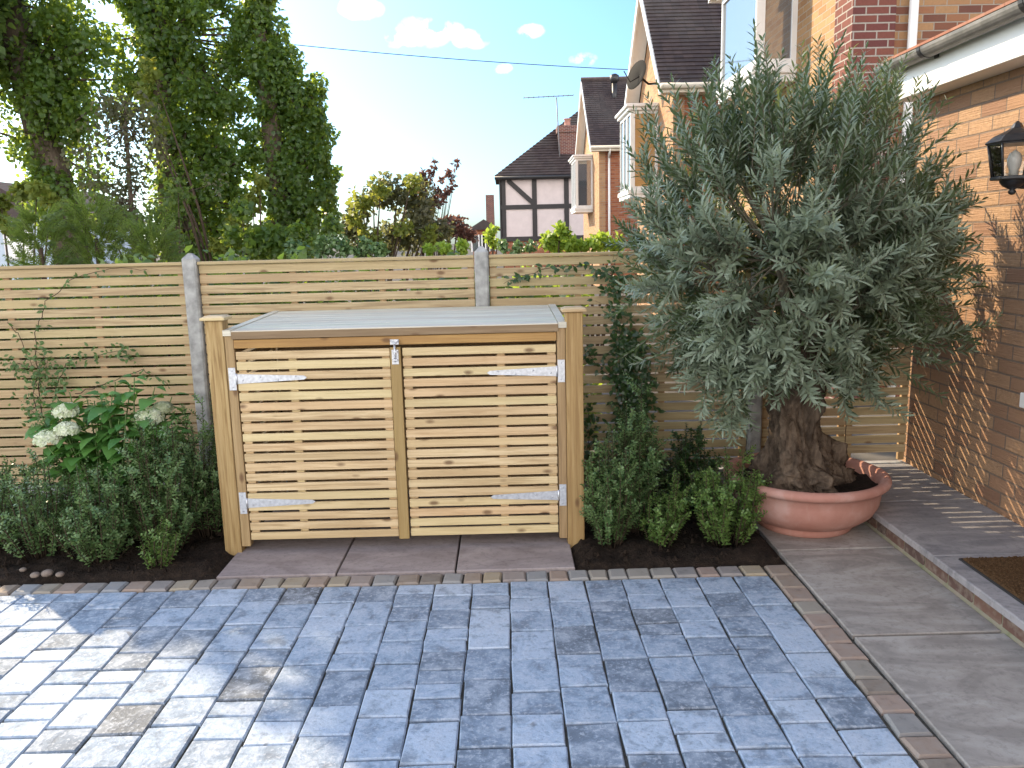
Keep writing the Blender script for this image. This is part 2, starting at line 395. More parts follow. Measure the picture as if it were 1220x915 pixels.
M['yellowgreen'] = leaf_mat('yellow_green_leaf', (.09, .14, .025), (.16, .20, .04), trans=.42, tcol=(.42, .43, .07))
M['conifer'] = leaf_mat('conifer_needle', (.055, .10, .022), (.11, .16, .03), trans=.35, tcol=(.3, .4, .06))
M['midgreen'] = leaf_mat('mid_green_leaf', (.045, .085, .025), (.09, .14, .04), trans=.4, tcol=(.32, .42, .07))
M['bronze'] = leaf_mat('bronze_leaf', (.05, .03, .03), (.10, .06, .045), trans=.4, tcol=(.3, .14, .1))
M['greypurple'] = leaf_mat('greyish_leaf', (.06, .07, .045), (.1, .10, .06), trans=.4, tcol=(.3, .3, .1))
M['shrub'] = leaf_mat('shrub_leaf', (.06, .13, .045), (.20, .30, .115), trans=.28, tcol=(.18, .28, .07), rough=.4, spec=.5)
M['shrub_light'] = leaf_mat('young_shrub_leaf', (.08, .16, .04), (.19, .29, .075), trans=.28, tcol=(.2, .32, .06), rough=.4, spec=.5)
M['hydrangea'] = leaf_mat('hydrangea_leaf', (.055, .16, .035), (.12, .27, .06), trans=.3, tcol=(.2, .38, .05), rough=.5)
M['flower'] = leaf_mat('white_petal', (.55, .62, .40), (.78, .80, .66), trans=.3, tcol=(.8, .82, .6), rough=.7, spec=.1)
M['flower_green'] = leaf_mat('green_petal', (.30, .34, .2), (.5, .52, .36), trans=.3, tcol=(.6, .65, .4), rough=.7, spec=.1)
M['jasmine'] = leaf_mat('jasmine_leaf', (.02, .05, .018), (.05, .10, .03), trans=.2, tcol=(.15, .26, .05), rough=.35, spec=.5)
M['jasmine_light'] = leaf_mat('young_jasmine_leaf', (.05, .10, .03), (.10, .17, .05), trans=.25, tcol=(.2, .3, .06), rough=.4)

# ---------------------------------------------------------------- world, sun
SUN = Vector((-1.05, 1.0, .85)).normalized()
w = bpy.data.worlds.new('World'); sc.world = w; w.use_nodes = True; nt = w.node_tree; nt.nodes.clear()
wo = nt.nodes.new('ShaderNodeOutputWorld'); bg = nt.nodes.new('ShaderNodeBackground'); sky = nt.nodes.new('ShaderNodeTexSky'); sky.sky_type = 'NISHITA'; sky.sun_disc = False
sky.sun_elevation = math.asin(SUN.z); sky.sun_rotation = math.atan2(SUN.x, SUN.y); sky.air_density = 1.0; sky.dust_density = 2.0; sky.ozone_density = 4.0
bg.inputs[1].default_value = .13
tc = nt.nodes.new('ShaderNodeTexCoord')
def cloud_dir(x, y): return (at(x, y, 1)-Vector((0, 0, H))).normalized()
prev = None
nz = nt.nodes.new('ShaderNodeTexNoise'); nz.inputs['Scale'].default_value = 34; nz.inputs['Detail'].default_value = 6; nt.links.new(tc.outputs['Generated'], nz.inputs['Vector'])
for (cx, cy_, r_) in ((505, 38, .040), (480, 45, .03), (530, 36, .026), (561, 47, .026), (632, 37, .02), (695, 71, .02), (598, 82, .016), (430, 10, .03)):
    d = nt.nodes.new('ShaderNodeVectorMath'); d.operation = 'SUBTRACT'; nt.links.new(tc.outputs['Generated'], d.inputs[0]); d.inputs[1].default_value = cloud_dir(cx, cy_)
    sv = nt.nodes.new('ShaderNodeVectorMath'); sv.operation = 'MULTIPLY'; nt.links.new(d.outputs[0], sv.inputs[0]); sv.inputs[1].default_value = (1, 1, 2.0)
    ln = nt.nodes.new('ShaderNodeVectorMath'); ln.operation = 'LENGTH'; nt.links.new(sv.outputs[0], ln.inputs[0])
    mr = nt.nodes.new('ShaderNodeMapRange'); nt.links.new(ln.outputs['Value'], mr.inputs[0]); mr.inputs[1].default_value = r_; mr.inputs[2].default_value = 0; mr.inputs[3].default_value = 0; mr.inputs[4].default_value = 1
    if prev is None: prev = mr.outputs[0]
    else:
        mx = nt.nodes.new('ShaderNodeMath'); mx.operation = 'MAXIMUM'; nt.links.new(prev, mx.inputs[0]); nt.links.new(mr.outputs[0], mx.inputs[1]); prev = mx.outputs[0]
nzr = nt.nodes.new('ShaderNodeMapRange'); nt.links.new(nz.outputs['Fac'], nzr.inputs[0]); nzr.inputs[1].default_value = .38; nzr.inputs[2].default_value = .62
ad = nt.nodes.new('ShaderNodeMath'); ad.operation = 'MULTIPLY'; nt.links.new(prev, ad.inputs[0]); nt.links.new(nzr.outputs[0], ad.inputs[1])
cr = nt.nodes.new('ShaderNodeMapRange'); nt.links.new(ad.outputs[0], cr.inputs[0]); cr.inputs[1].default_value = .08; cr.inputs[2].default_value = .55; cr.inputs[4].default_value = .7
mixc = nt.nodes.new('ShaderNodeMix'); mixc.data_type = 'RGBA'; nt.links.new(cr.outputs[0], mixc.inputs[0]); skt = nt.nodes.new('ShaderNodeMix'); skt.data_type = 'RGBA'; skt.blend_type = 'MULTIPLY'; skt.inputs[0].default_value = 1; nt.links.new(sky.outputs[0], skt.inputs[6]); skt.inputs[7].default_value = (.66, .90, 1.08, 1)
nt.links.new(skt.outputs[2], mixc.inputs[6]); mixc.inputs[7].default_value = (13, 12.6, 12.2, 1)
def wn(ty, **kw):
    o = nt.nodes.new(ty)
    for k_, v_ in kw.items(): setattr(o, k_, v_)
    return o
sx = wn('ShaderNodeSeparateXYZ'); nt.links.new(tc.outputs['Generated'], sx.inputs[0])
back = wn('ShaderNodeMapRange', interpolation_type='SMOOTHSTEP'); nt.links.new(sx.outputs[1], back.inputs[0])  # unseen bright cloud bank behind the camera, added as fill light
for q_, v_ in zip((1, 2, 3, 4), (.45, -.15, 0, 1)): back.inputs[q_].default_value = v_
cn = wn('ShaderNodeTexNoise'); cn.inputs['Scale'].default_value = 3.2; cn.inputs['Detail'].default_value = 7; cn.inputs['Roughness'].default_value = .58; nt.links.new(tc.outputs['Generated'], cn.inputs['Vector'])
cm = wn('ShaderNodeMapRange'); nt.links.new(cn.outputs['Fac'], cm.inputs[0])
for q_, v_ in zip((1, 2, 3, 4), (.36, .52, 0, 1)): cm.inputs[q_].default_value = v_
low = wn('ShaderNodeMapRange', interpolation_type='SMOOTHSTEP'); nt.links.new(sx.outputs[2], low.inputs[0])
for q_, v_ in zip((1, 2, 3, 4), (.25, .72, 1, .12)): low.inputs[q_].default_value = v_
bl = wn('ShaderNodeMath', operation='MULTIPLY'); nt.links.new(back.outputs[0], bl.inputs[0]); nt.links.new(low.outputs[0], bl.inputs[1])
mb = wn('ShaderNodeMath', operation='MULTIPLY'); nt.links.new(bl.outputs[0], mb.inputs[0]); nt.links.new(cm.outputs[0], mb.inputs[1])
mixb = wn('ShaderNodeMix', data_type='RGBA'); nt.links.new(mb.outputs[0], mixb.inputs[0]); nt.links.new(mixc.outputs[2], mixb.inputs[6]); mixb.inputs[7].default_value = (18, 17.0, 15.8, 1)
nt.links.new(mixb.outputs[2], bg.inputs[0]); nt.links.new(bg.outputs[0], wo.inputs[0])
sl = bpy.data.lights.new('sun', 'SUN'); sl.energy = 4.2; sl.angle = R(.4); sl.color = (1, .80, .54)
so = bpy.data.objects.new('sun', sl); COL.objects.link(so); so.rotation_euler = SUN.to_track_quat('Z', 'Y').to_euler(); so.location = (-10, 10, 12)
sc.view_settings.view_transform = 'Standard'; sc.view_settings.look = 'None'; sc.view_settings.exposure = 1.1; sc.view_settings.gamma = 1
sc.cycles.max_bounces = 8; sc.cycles.transparent_max_bounces = 12
sc.cycles.use_denoising = True
sc.cycles.sample_clamp_indirect = 6

# ---------------------------------------------------------------- ground, driveway, paths
def struct(mb, name, mat): return tag(mb.build(name, mat), kind='structure')
def sheet(name, x0, x1, y0, y1, z, mat):
    b = MB(); b.add([(x0, y0, z), (x1, y0, z), (x1, y1, z), (x0, y1, z)], [(0, 1, 2, 3)]); return struct(b, name, mat)
sheet('ground', -400, 400, -200, 900, -.075, M['ground'])
sheet('road', -26, -18, -60, 200, -.066, M['road'])
FY = 5.35
# joint bed below the blocks
sheet('joint_bed', -5.2, 2.06, -2.5, 3.975, -.014, M['joint'])
def block(b, x0, x1, y0, y1, zt, ch=.007, tint=None, jit=.002, depth=.05):
    def j(): return random.uniform(-jit, jit)
    cs = [(x0+j(), y0+j()), (x1+j(), y0+j()), (x1+j(), y1+j()), (x0+j(), y1+j())]
    tilt = [zt+random.uniform(-.0015, .0015) for _ in range(4)]
    vs = [(x, y, zt-depth) for x, y in cs]+[(x, y, t-ch) for (x, y), t in zip(cs, tilt)]
    ins = []
    mx, my = (x0+x1)/2, (y0+y1)/2
    for (x, y), t in zip(cs, tilt): ins.append((x+(ch if x < mx else -ch), y+(ch if y < my else -ch), t))
    vs += ins
    fs = [(8, 9, 10, 11)]
    for i in range(4):
        k = (i+1) % 4; fs.append((i, k, 4+k, 4+i)); fs.append((4+i, 4+k, 8+k, 8+i))
    b.add(vs, fs, tint)
b = MB(); pitch = .1885; x1 = 1.303; ncol = 33
for c in range(ncol):
    xa, xb = x1-pitch*(c+1), x1-pitch*c
    y = 3.842
    while y > -2.3:
        L = random.choices((.105, .145, .19, .245), (2, 3, 4, 3))[0]
        block(b, xa+.0036, xb-.0036, y-L+.0046, y-.0046, random.uniform(-.003, .001), ch=.005, jit=.004)
        y -= L
struct(b, 'driveway', M['paver'])
b = MB()
x = 1.30
while x > -5.1:
    wd = random.uniform(.098, .128); block(b, x-wd+.004, x-.004, 3.85, 3.962, .004, .009, jit=.004); x -= wd
y = 3.962
while y > -2.3:
    wd = random.uniform(.105, .15); block(b, 1.312, 1.43, y-wd+.004, y-.004, .004, .009, jit=.004); y -= wd
struct(b, 'border_setts', M['sett'])
b = MB()
for xa, xb in ((-1.548, -.927), (-.917, -.305), (-.295, .325)):
    block(b, xa, xb, 3.972, 4.72, .012, .004, jit=.001); block(b, xa, xb, 4.73, 5.3, .012, .004, jit=.001)
struct(b, 'bin_slabs', M['slab'])
b = MB()
for ya, yb in ((4.14, 5.30), (3.18, 4.13), (2.3, 3.17), (1.4, 2.29), (.4, 1.39), (-.6, .39), (-1.6, -.61)): block(b, 1.445, 2.085, ya+.004, yb-.004, .008, .004, jit=.0015)
struct(b, 'path', M['path'])
# step up to the house door: brick riser under sandstone coping
b = MB()
for ya, yb in ((4.55, 5.42), (3.72, 4.545), (2.7, 3.715), (1.7, 2.695), (.6, 1.695), (-.6, .595)):
    block(b, 2.062, 2.735, ya+.002, yb-.002, .13, .005, jit=.001, depth=.034)
step = struct(b, 'step', M['step_slab'])
b = MB(); y = 5.35
while y > -.6:
    L = random.choice((.105, .215, .215)); b.box(2.092, 2.2, y-L+.005, y-.006, .018, .093, bev=.004); y -= L
o = b.build('riser_bricks', M['step_brick'], step)
b = MB(); b.box(2.098, 2.73, -.6, 5.41, -.02, .095)
b.prism([(2.075, -.01), (2.1, -.01), (2.1, .03), (2.093, .022)], 1, -.6, 5.41)
b.build('riser_mortar', M['mortar'], step)
# soil beds
def soil(name, x0, x1, y0, y1, zb, amp, nx, ny, seed):
    r_ = np.random.default_rng(seed); b = MB(); vs = []; fs = []
    k = r_.random((ny+1, nx+1)); big = r_.random((ny//6+3, nx//6+3))
    for j in range(ny+1):
        for i in range(nx+1):
            u, v = i/6, j/6; i0, j0 = int(u), int(v); fu, fv = u-i0, v-j0
            bz = (big[j0, i0]*(1-fu)+big[j0, i0+1]*fu)*(1-fv)+(big[j0+1, i0]*(1-fu)+big[j0+1, i0+1]*fu)*fv
            e = min(1, min(i, nx-i, j, ny-j)/3)
            vs.append((x0+(x1-x0)*i/nx, y0+(y1-y0)*j/ny, zb+e*(amp*bz+.018*k[j, i])))
    for j in range(ny):
        for i in range(nx): a = j*(nx+1)+i; fs.append((a, a+1, a+nx+2, a+nx+1))
    b.add(vs, fs, None, True)
    for q in range(int((x1-x0)*(y1-y0)*130)):      # crumbs of bark and earth
        x, y = r_.uniform(x0+.03, x1-.03), r_.uniform(y0+.03, y1-.05); s_ = r_.uniform(.006, .022); a = r_.uniform(0, 3.1)
        c, s2 = math.cos(a)*s_, math.sin(a)*s_; h = r_.uniform(.4, .9)*s_; z = zb+amp*.6+.012
        b.add([(x-c, y-s2, z-.01), (x+s2*.6, y-c*.6, z-.01), (x+c, y+s2, z-.01), (x-s2*.6, y+c*.6, z-.01), (x+c*.2, y, z+h), (x-c*.3, y+.2*s_, z+h*.9)],
              [(0, 1, 4, 5), (1, 2, 4), (2, 3, 5, 4), (3, 0, 5)])
    return struct(b, name, M['soil'])
soil('soil_bed', -5.1, -1.555, 3.968, 5.32, -.012, .05, 150, 60, 1)
soil('soil_bed', .332, 1.44, 3.968, 5.32, -.012, .05, 60, 60, 2)

# ---------------------------------------------------------------- fence
def post(x, label):
    b = MB(); wd = .046; y0 = FY-.045; top = 1.645
    b.box(x-wd, x+wd, y0, y0+.1, -.05, top, bev=.012)
    b.add([(x-wd+.012, y0+.012, top), (x+wd-.012, y0+.012, top), (x+wd-.012, y0+.088, top), (x-wd+.012, y0+.088, top), (x-.012, y0+.04, top+.025), (x+.012, y0+.04, top+.025), (x+.012, y0+.06, top+.025), (x-.012, y0+.06, top+.025)],
          [(0, 1, 5, 4), (1, 2, 6, 5), (2, 3, 7, 6), (3, 0, 4, 7), (4, 5, 6, 7)])
    return tag(b.build('fence_post', M['concrete']), label, 'fence post', 'concrete fence posts')
post(-2.06, 'concrete fence post standing to the left of the bin store')
post(-.155, 'concrete fence post rising behind the bin store lid')
post(1.67, 'concrete fence post hidden behind the olive trunk')
post(-3.93, 'concrete fence post beyond the hydrangea at the far end of the fence')
def panel(x0, x1, label, closed=False, z0=.125, z1=1.615):
    t = thing('fence', label, 'fence panel', ((x0+x1)/2, FY, 0), 'slatted fence panels')
    b = MB(); p = .0665; sw = .0538; th = .0065 if closed else .0072; z = z1-.0235
    b.box(x0, x1, FY-.028, FY+.03, z1-.022, z1, bev=.004)
    while z-.055 > z0:
        if closed: sw = .0645 if z > .78 else .0535
        if random.random() < .5:
            b.box(x0+.002, x1-.002, FY-th+random.uniform(-.001, .001), FY, z-sw, z+random.uniform(-.002, .002), bev=.002)
        else:
            b.box(x0+.002, x1-.002, FY-th+random.uniform(-.001, .001), FY, z-sw+random.uniform(-.002, .002), z, bev=.002)
        z -= p
    b.build('slats', M['fence'], t)
    b = MB(); n = 1 if closed else 3
    for i in range(n+1):
        xc = x0+.025+(x1-x0-.05)*i/n; b.box(xc-.021, xc+.021, FY+.001, FY+.03, z0+.01, z1-.024, bev=.002)
    b.build('battens', M['post_wood_pale'], t)
    b = MB(); b.box(x0, x1, FY-.02, FY+.025, -.03, z0-.004, bev=.005); b.build('gravel_board', M['concrete'], t)
    return t
panel(-3.88, -2.108, 'pale slatted fence panel with a thin climber, behind the white hydrangea')
panel(-2.012, -.203, 'slatted fence panel between two concrete posts, behind the bin store')
panel(-.107, 1.622, 'slatted fence panel with a dark climber, right of the bin store')
panel(1.718, 2.30, 'narrow slatted fence panel behind the terracotta pot with sun shining through')
panel(2.302, 2.72, 'close boarded golden end panel of the fence against the brick wall', closed=True, z0=.14)

# ---------------------------------------------------------------- bin store
BY = 4.30
bs = thing('bin_store', 'low wooden double bin store with slatted doors and galvanised hinges, on sandstone slabs', 'bin store', (-.6, BY, 0))
def bin_post(xc):
    b = MB(); b.box(xc-.047, xc+.047, BY, BY+.095, -.03, 1.318, bev=.004); p = b.build('post', M['post_wood'], bs)
    b = MB(); c = (xc, BY+.047); z = 1.319
    b.box(xc-.066, xc+.066, BY-.019, BY+.114, z, z+.016, bev=.003)
    b.add([(xc-.06, BY-.013, z+.016), (xc+.06, BY-.013, z+.016), (xc+.06, BY+.108, z+.016), (xc-.06, BY+.108, z+.016), (xc-.046, BY+.001, z+.024), (xc+.046, BY+.001, z+.024), (xc+.046, BY+.094, z+.024), (xc-.046, BY+.094, z+.024)], [(0, 1, 5, 4), (1, 2, 6, 5), (2, 3, 7, 6), (3, 0, 4, 7), (4, 5, 6, 7)])
    b.build('post_cap', M['door_wood'], p)
bin_post(-1.566); bin_post(.362)
LX, RX = -1.462, .262      # door opening
for xa, xb in ((-1.517, LX-.006), (RX+.006, .313)):
    b = MB(); b.box(xa, xb, BY+.004, BY+.06, .045, 1.245, bev=.003); b.build('upright', M['post_wood_pale'], bs)
def door(x0, x1, hinge_left):
    z0, z1 = .082, 1.148; n = 19; p = (z1-z0+.012)/n
    b = MB()
    for i in range(n): b.box(x0, x1, BY+.004+random.uniform(-.0015, .0015), BY+.02, z0+i*p, z0+i*p+p-.0135+random.uniform(-.0015, .0015), bev=.002)
    d = b.build('door', M['door_wood'], bs)
    b = MB()
    fr = (0.03, .36, .97) if hinge_left else (.03, .64, .97)
    for f in fr: xc = x0+(x1-x0)*f; b.box(xc-.022, xc+.022, BY+.021, BY+.05, z0+.005, z1-.005, bev=.002)
    b.build('battens', M['door_wood'], d)
    for zc in (1.0, .30):
        b = MB(); s = 1 if hinge_left else -1; xh = x0 if hinge_left else x1
        pl = sorted((xh-s*.047, xh-s*.008)); b.box(pl[0], pl[1], BY-.001, BY+.003, zc-.062, zc+.062, bev=.001)
        b.prism([(xh+s*.0, zc-.027), (xh+s*.36, zc-.011), (xh+s*.375, zc), (xh+s*.36, zc+.011), (xh, zc+.027)][::s], 1, BY-.003, BY+.001)
        b.tube([(xh-s*.004, BY-.003, zc-.03), (xh-s*.004, BY-.003, zc+.03)], .006, 8)
        for k in range(4): b.tube([(xh+s*(.03+.095*k), BY-.0055, zc+(.008 if k % 2 else -.008)), (xh+s*(.03+.095*k), BY-.002, zc+(.008 if k % 2 else -.008))], .005, 6)
        for dz in (-.045, .045): b.tube([(xh-s*.027, BY-.0035, zc+dz), (xh-s*.027, BY, zc+dz)], .005, 6)
        b.build('hinge', M['galv'], d)
    return d
door(LX, -.634, True); door(-.566, RX, False)
b = MB(); b.box(-.631, -.574, BY-.008, BY+.022, .07, 1.152, bev=.003); stile = b.build('cover_strip', M['post_wood'], bs)
b = MB(); b.box(-.622, -.585, BY-.0115, BY-.0085, 1.06, 1.14, bev=.001); b.tube([(-.6035, BY-.018, 1.075), (-.6035, BY-.018, 1.165)], .006, 8); b.tube([(-.6035, BY-.018, 1.1), (-.6035, BY-.034, 1.1)], .005, 8)
for z in (1.085, 1.13): b.box(-.618, -.589, BY-.026, BY-.0112, z-.006, z+.006, bev=.002)
b.box(-.627, -.58, BY-.016, BY-.0125, 1.168, 1.196, bev=.001); b.tube([(-.625, BY-.022, 1.19), (-.60, BY-.03, 1.175), (-.578, BY-.022, 1.19)], .004, 6)
b.build('latch', M['galv'], bs)
b = MB(); b.box(LX-.004, RX+.004, BY-.002, BY+.03, 1.165, 1.213, bev=.003); b.build('fascia', M['fascia_wood'], bs)
# lid: slopes slightly up to the back
def lidz(y): return 1.262+(y-BY)*.022
b = MB()
yb = 5.27; ya = BY-.01
b.add([(LX-.012, ya, 1.217), (RX+.012, ya, 1.217), (RX+.012, ya, 1.256), (LX-.012, ya, 1.256), (LX-.012, ya+.03, 1.217), (RX+.012, ya+.03, 1.217), (RX+.012, ya+.03, 1.2565), (LX-.012, ya+.03, 1.2565)], [(0, 1, 2, 3), (3, 2, 6, 7), (1, 5, 6, 2), (4, 0, 3, 7), (5, 4, 7, 6)])
lid = b.build('lid', M['edge_wood'], bs)
b = MB(); nb = 9; y = ya+.002
for i in range(nb):
    yy = ya+.002+(yb-ya)*i/nb; y2 = yy+(yb-ya)/nb-.008
    for q in (0,):
        b.add([(LX-.01, yy, lidz(yy)-.018), (RX+.01, yy, lidz(yy)-.018), (RX+.01, y2, lidz(y2)-.018), (LX-.01, y2, lidz(y2)-.018), (LX-.01, yy, lidz(yy)), (RX+.01, yy, lidz(yy)), (RX+.01, y2, lidz(y2)), (LX-.01, y2, lidz(y2))],
              [(4, 5, 6, 7), (0, 1, 5, 4), (1, 2, 6, 5), (2, 3, 7, 6), (3, 0, 4, 7), (3, 2, 1, 0)])
b.build('lid_boards', M['lid_wood'], lid)
for xa, xb in ((LX-.058, LX-.014), (RX+.014, RX+.058)):
    b = MB()
    b.add([(xa, ya+.004, 1.235), (xb, ya+.004, 1.235), (xb, yb, 1.235), (xa, yb, 1.235), (xa, ya+.004, lidz(ya)+.004), (xb, ya+.004, lidz(ya)+.004), (xb, yb, lidz(yb)+.004), (xa, yb, lidz(yb)+.004)],
          [(4, 5, 6, 7), (0, 1, 5, 4), (1, 2, 6, 5), (2, 3, 7, 6), (3, 0, 4, 7), (3, 2, 1, 0)])
    b.build('lid_edge', M['lid_wood'], lid)
for xs in (-1.54, .33):
    b = MB()
    for i in range(17): b.box(xs-.01, xs+.01, BY+.1, 5.25, .09+i*.068, .09+i*.068+.05, bev=.002)
    b.box(xs-.02, xs+.02, 5.2, 5.26, 0.0, 1.24)
    b.build('side_panel', M['door_wood'], bs)
b = MB(); b.box(-1.51, .30, 5.262, 5.28, .05, 1.24); b.build('back_panel', M['post_wood_pale'], bs)

# ---------------------------------------------------------------- plants near the fence
def rvec(): 
    v = Vector((random.gauss(0, 1), random.gauss(0, 1), random.gauss(0, 1))); return v.normalized()
def shoot_leaves(lv, pts, ll, lw, step, start=.2, up=.5, tbase=None, spread=1.0):
    """leaves set spirally along a shoot"""
    pts = [Vector(p) for p in pts]; seg = [(a, b_, (b_-a).length) for a, b_ in zip(pts, pts[1:])]
    tot = sum(s[2] for s in seg); d = tot*start; ang = random.random()*6
    while d < tot:
        dd = d
        for a, b_, L in seg:
            if dd <= L or (a, b_, L) == seg[-1]:
                t = (b_-a).normalized(); p = a+t*min(dd, L); break
            dd -= L
        ang += 2.4+random.uniform(-.3, .3); o = t.orthogonal().normalized(); o2 = t.cross(o)
        side = o*math.cos(ang)+o2*math.sin(ang)
        dr = (side*spread+t*up+Vector((0, 0, .1))+rvec()*.2).normalized()
        f = random.uniform(.7, 1.15)*(1-.35*(d/tot)**3)
        lv.add(p, dr, (t*.9-side*.35+rvec()*.35), ll*f, lw*f, tbase if tbase is None else min(1, max(0, tbase+random.uniform(-.3, .3))))
        d += step*random.uniform(.7, 1.3)
def shrub(x, y, h, r, n, label, ll=.02, lw=.011, mat='shrub', step=.006, group=None, cat='shrub', lean=(0, 0), top=.6, zb=.03, name='shrub', twiggy=.6):
    t = thing(name, label, cat, (x, y, zb), group)
    lv = Leaves(); st = MB()
    for i in range(n):
        a = random.random()*6.283; q = math.sqrt(random.random())
        hh = h*(1-(1-top)*q*q)*(random.uniform(.72, 1.08) if i % 4 else random.uniform(.35, .7))
        ex, ey = x+lean[0]*hh+math.cos(a)*r*q, y+lean[1]*hh+math.sin(a)*r*q
        sx, sy = x+(ex-x)*.42, y+(ey-y)*.42
        midp = (sx+(ex-sx)*.7+random.uniform(-.02, .02), sy+(ey-sy)*.7+random.uniform(-.02, .02), zb+hh*.5)
        pts = [Vector((sx, sy, zb-.03)), Vector(midp), Vector((ex, ey, zb+hh))]
        st.tube(pts, [.005, .0035, .0015], 4)
        shoot_leaves(lv, pts, ll, lw, step, .12 if q > .5 else .25)
        for k in range(int(8*twiggy)+1):        # side shoots
            f = random.uniform(.25, .95); p = pts[0].lerp(pts[1], f*2) if f < .5 else pts[1].lerp(pts[2], f*2-1)
            aa = random.random()*6.283; L = h*random.uniform(.10, .22)
            e = p+Vector((math.cos(aa)*L*.65, math.sin(aa)*L*.65, L*random.uniform(.5, .9)))
            st.tube([p, e], [.0022, .001], 3); shoot_leaves(lv, [p, p.lerp(e, .6), e], ll, lw, step, .1)
    st.build('stems', M['stem'], t); lv.build('foliage', M[mat], t, 'oval', .12)
    return t
GS = 'small leaved shrubs in the left bed'
gl = 'small leaved shrubs in the right bed'
def gp(px, py):   # ground point
    d = CR*((px-610)/F)+CD*((py-457.5)/F)+CF; t = (0.02-H)/d.z; return d.x*t, d.y*t
shrub(-2.66, 4.36, .60, .27, 46, 'dense small leaved shrub at the left end of the bed, below the white flower heads', group=GS, ll=.028, lw=.014)
shrub(-2.30, 4.26, .56, .25, 46, 'broad dark shrub directly below the hydrangea leaves', group=GS, ll=.028, lw=.014)
shrub(-1.98, 4.34, .76, .22, 44, 'upright grey green shrub between the hydrangea and the bin store', group=GS, ll=.03, lw=.0135)
shrub(-1.80, 4.62, .90, .17, 34, 'tall loose shrub growing against the left bin store post', group=GS, ll=.03, lw=.0135)
shrub(-1.92, 4.10, .26, .11, 18, 'low pale shoots beside the left bin store post at the front of the bed', group=GS, mat='shrub_light', ll=.026, lw=.012, lean=(.3, 0))
shrub(-3.05, 4.42, .55, .28, 40, 'shrub cut off by the left edge of the photo', group=GS, ll=.028, lw=.014)
shrub(.545, 4.27, .66, .16, 42, 'bushy shrub beside the right bin store post', group=gl, ll=.026, lw=.0155)
shrub(.73, 4.46, .84, .11, 38, 'tallest narrow shrub in front of the dark climber', group=gl, ll=.026, lw=.0155)
shrub(.80, 4.26, .40, .13, 26, 'low bright green shrub leaning right at the foot of the tall narrow shrub', group=gl, mat='shrub_light', ll=.025, lw=.0145, lean=(.3, 0))
shrub(1.10, 4.80, .56, .2, 34, 'dark shrub at the fence foot, behind the shrub by the pot', group=gl, ll=.032, lw=.019, mat='jasmine')
shrub(1.20, 4.27, .50, .21, 46, 'leafy shrub pressing against the terracotta pot', group=gl, mat='shrub_light', ll=.026, lw=.0155, top=.75)

# hydrangea
hy = thing('hydrangea', 'leafy hydrangea bush with white flower heads in the left bed', 'hydrangea', (-2.42, 4.62, .02))
lv = Leaves(); st = MB()
heads = [(79, 491, 4.5, .062, 'flower'), (80, 513, 4.42, .058, 'flower'), (57, 524, 4.40, .066, 'flower'), (178, 498, 4.55, .072, 'flower'), (194, 487, 4.62, .05, 'flower_green')]
tips = []
for i in range(42):
    a = random.random()*6.283; q = math.sqrt(random.random()); tips.append(Vector((-2.36+math.cos(a)*.46*q, 4.60+math.sin(a)*.24*q, random.uniform(.70, 1.02)-.22*q*q)))
for (px, py, Y, r_, mt) in heads: tips.append(at(px, py, Y)-Vector((0, 0, r_*.7)))
for e in tips:
    bs_ = Vector((-2.40+(e.x+2.40)*.3, 4.64+(e.y-4.64)*.3, .0)); mid = bs_.lerp(e, .55)+Vector((random.uniform(-.03, .03), random.uniform(-.03, .03), .05))
    st.tube([bs_, mid, e], [.006, .005, .003], 5)
    n = 7
    for k in range(n):
        f = .3+.7*(k+1)/n; p = bs_.lerp(mid, f/.55) if f < .55 else mid.lerp(e, (f-.55)/.45)
        for s in (0, 3.14):
            a = k*1.57+s+random.uniform(-.4, .4); d = Vector((math.cos(a), math.sin(a), random.uniform(-.15, .35)))
            L = random.uniform(.085, .14)*(1.0 if k < n-1 else .6); lv.add(p+d*.015, d, Vector((0, 0, 1))+d*.2+rvec()*.3, L, L*.72)
st.build('stems', M['greenstem'], hy); lv.build('foliage', M['hydrangea'], hy, 'heart', .3)
for (px, py, Y, r_, mt) in heads:
    c = at(px, py, Y); fl = Leaves()
    for k in range(300):
        u = rvec()
        if u.z < -.35: u.z = -u.z
        p = c+Vector((u.x*r_, u.y*r_, u.z*r_*.72))*random.uniform(.70, 1.14)
        t1 = u.orthogonal().normalized()
        for q in range(3):
            d = (t1*math.cos(q*2.1+k)+u.cross(t1)*math.sin(q*2.1+k)+u*.25)
            fl.add(p, d, u+rvec()*.35, .015, .015)
    fl.build('flower_head', M[mt], hy, 'petal', .1)

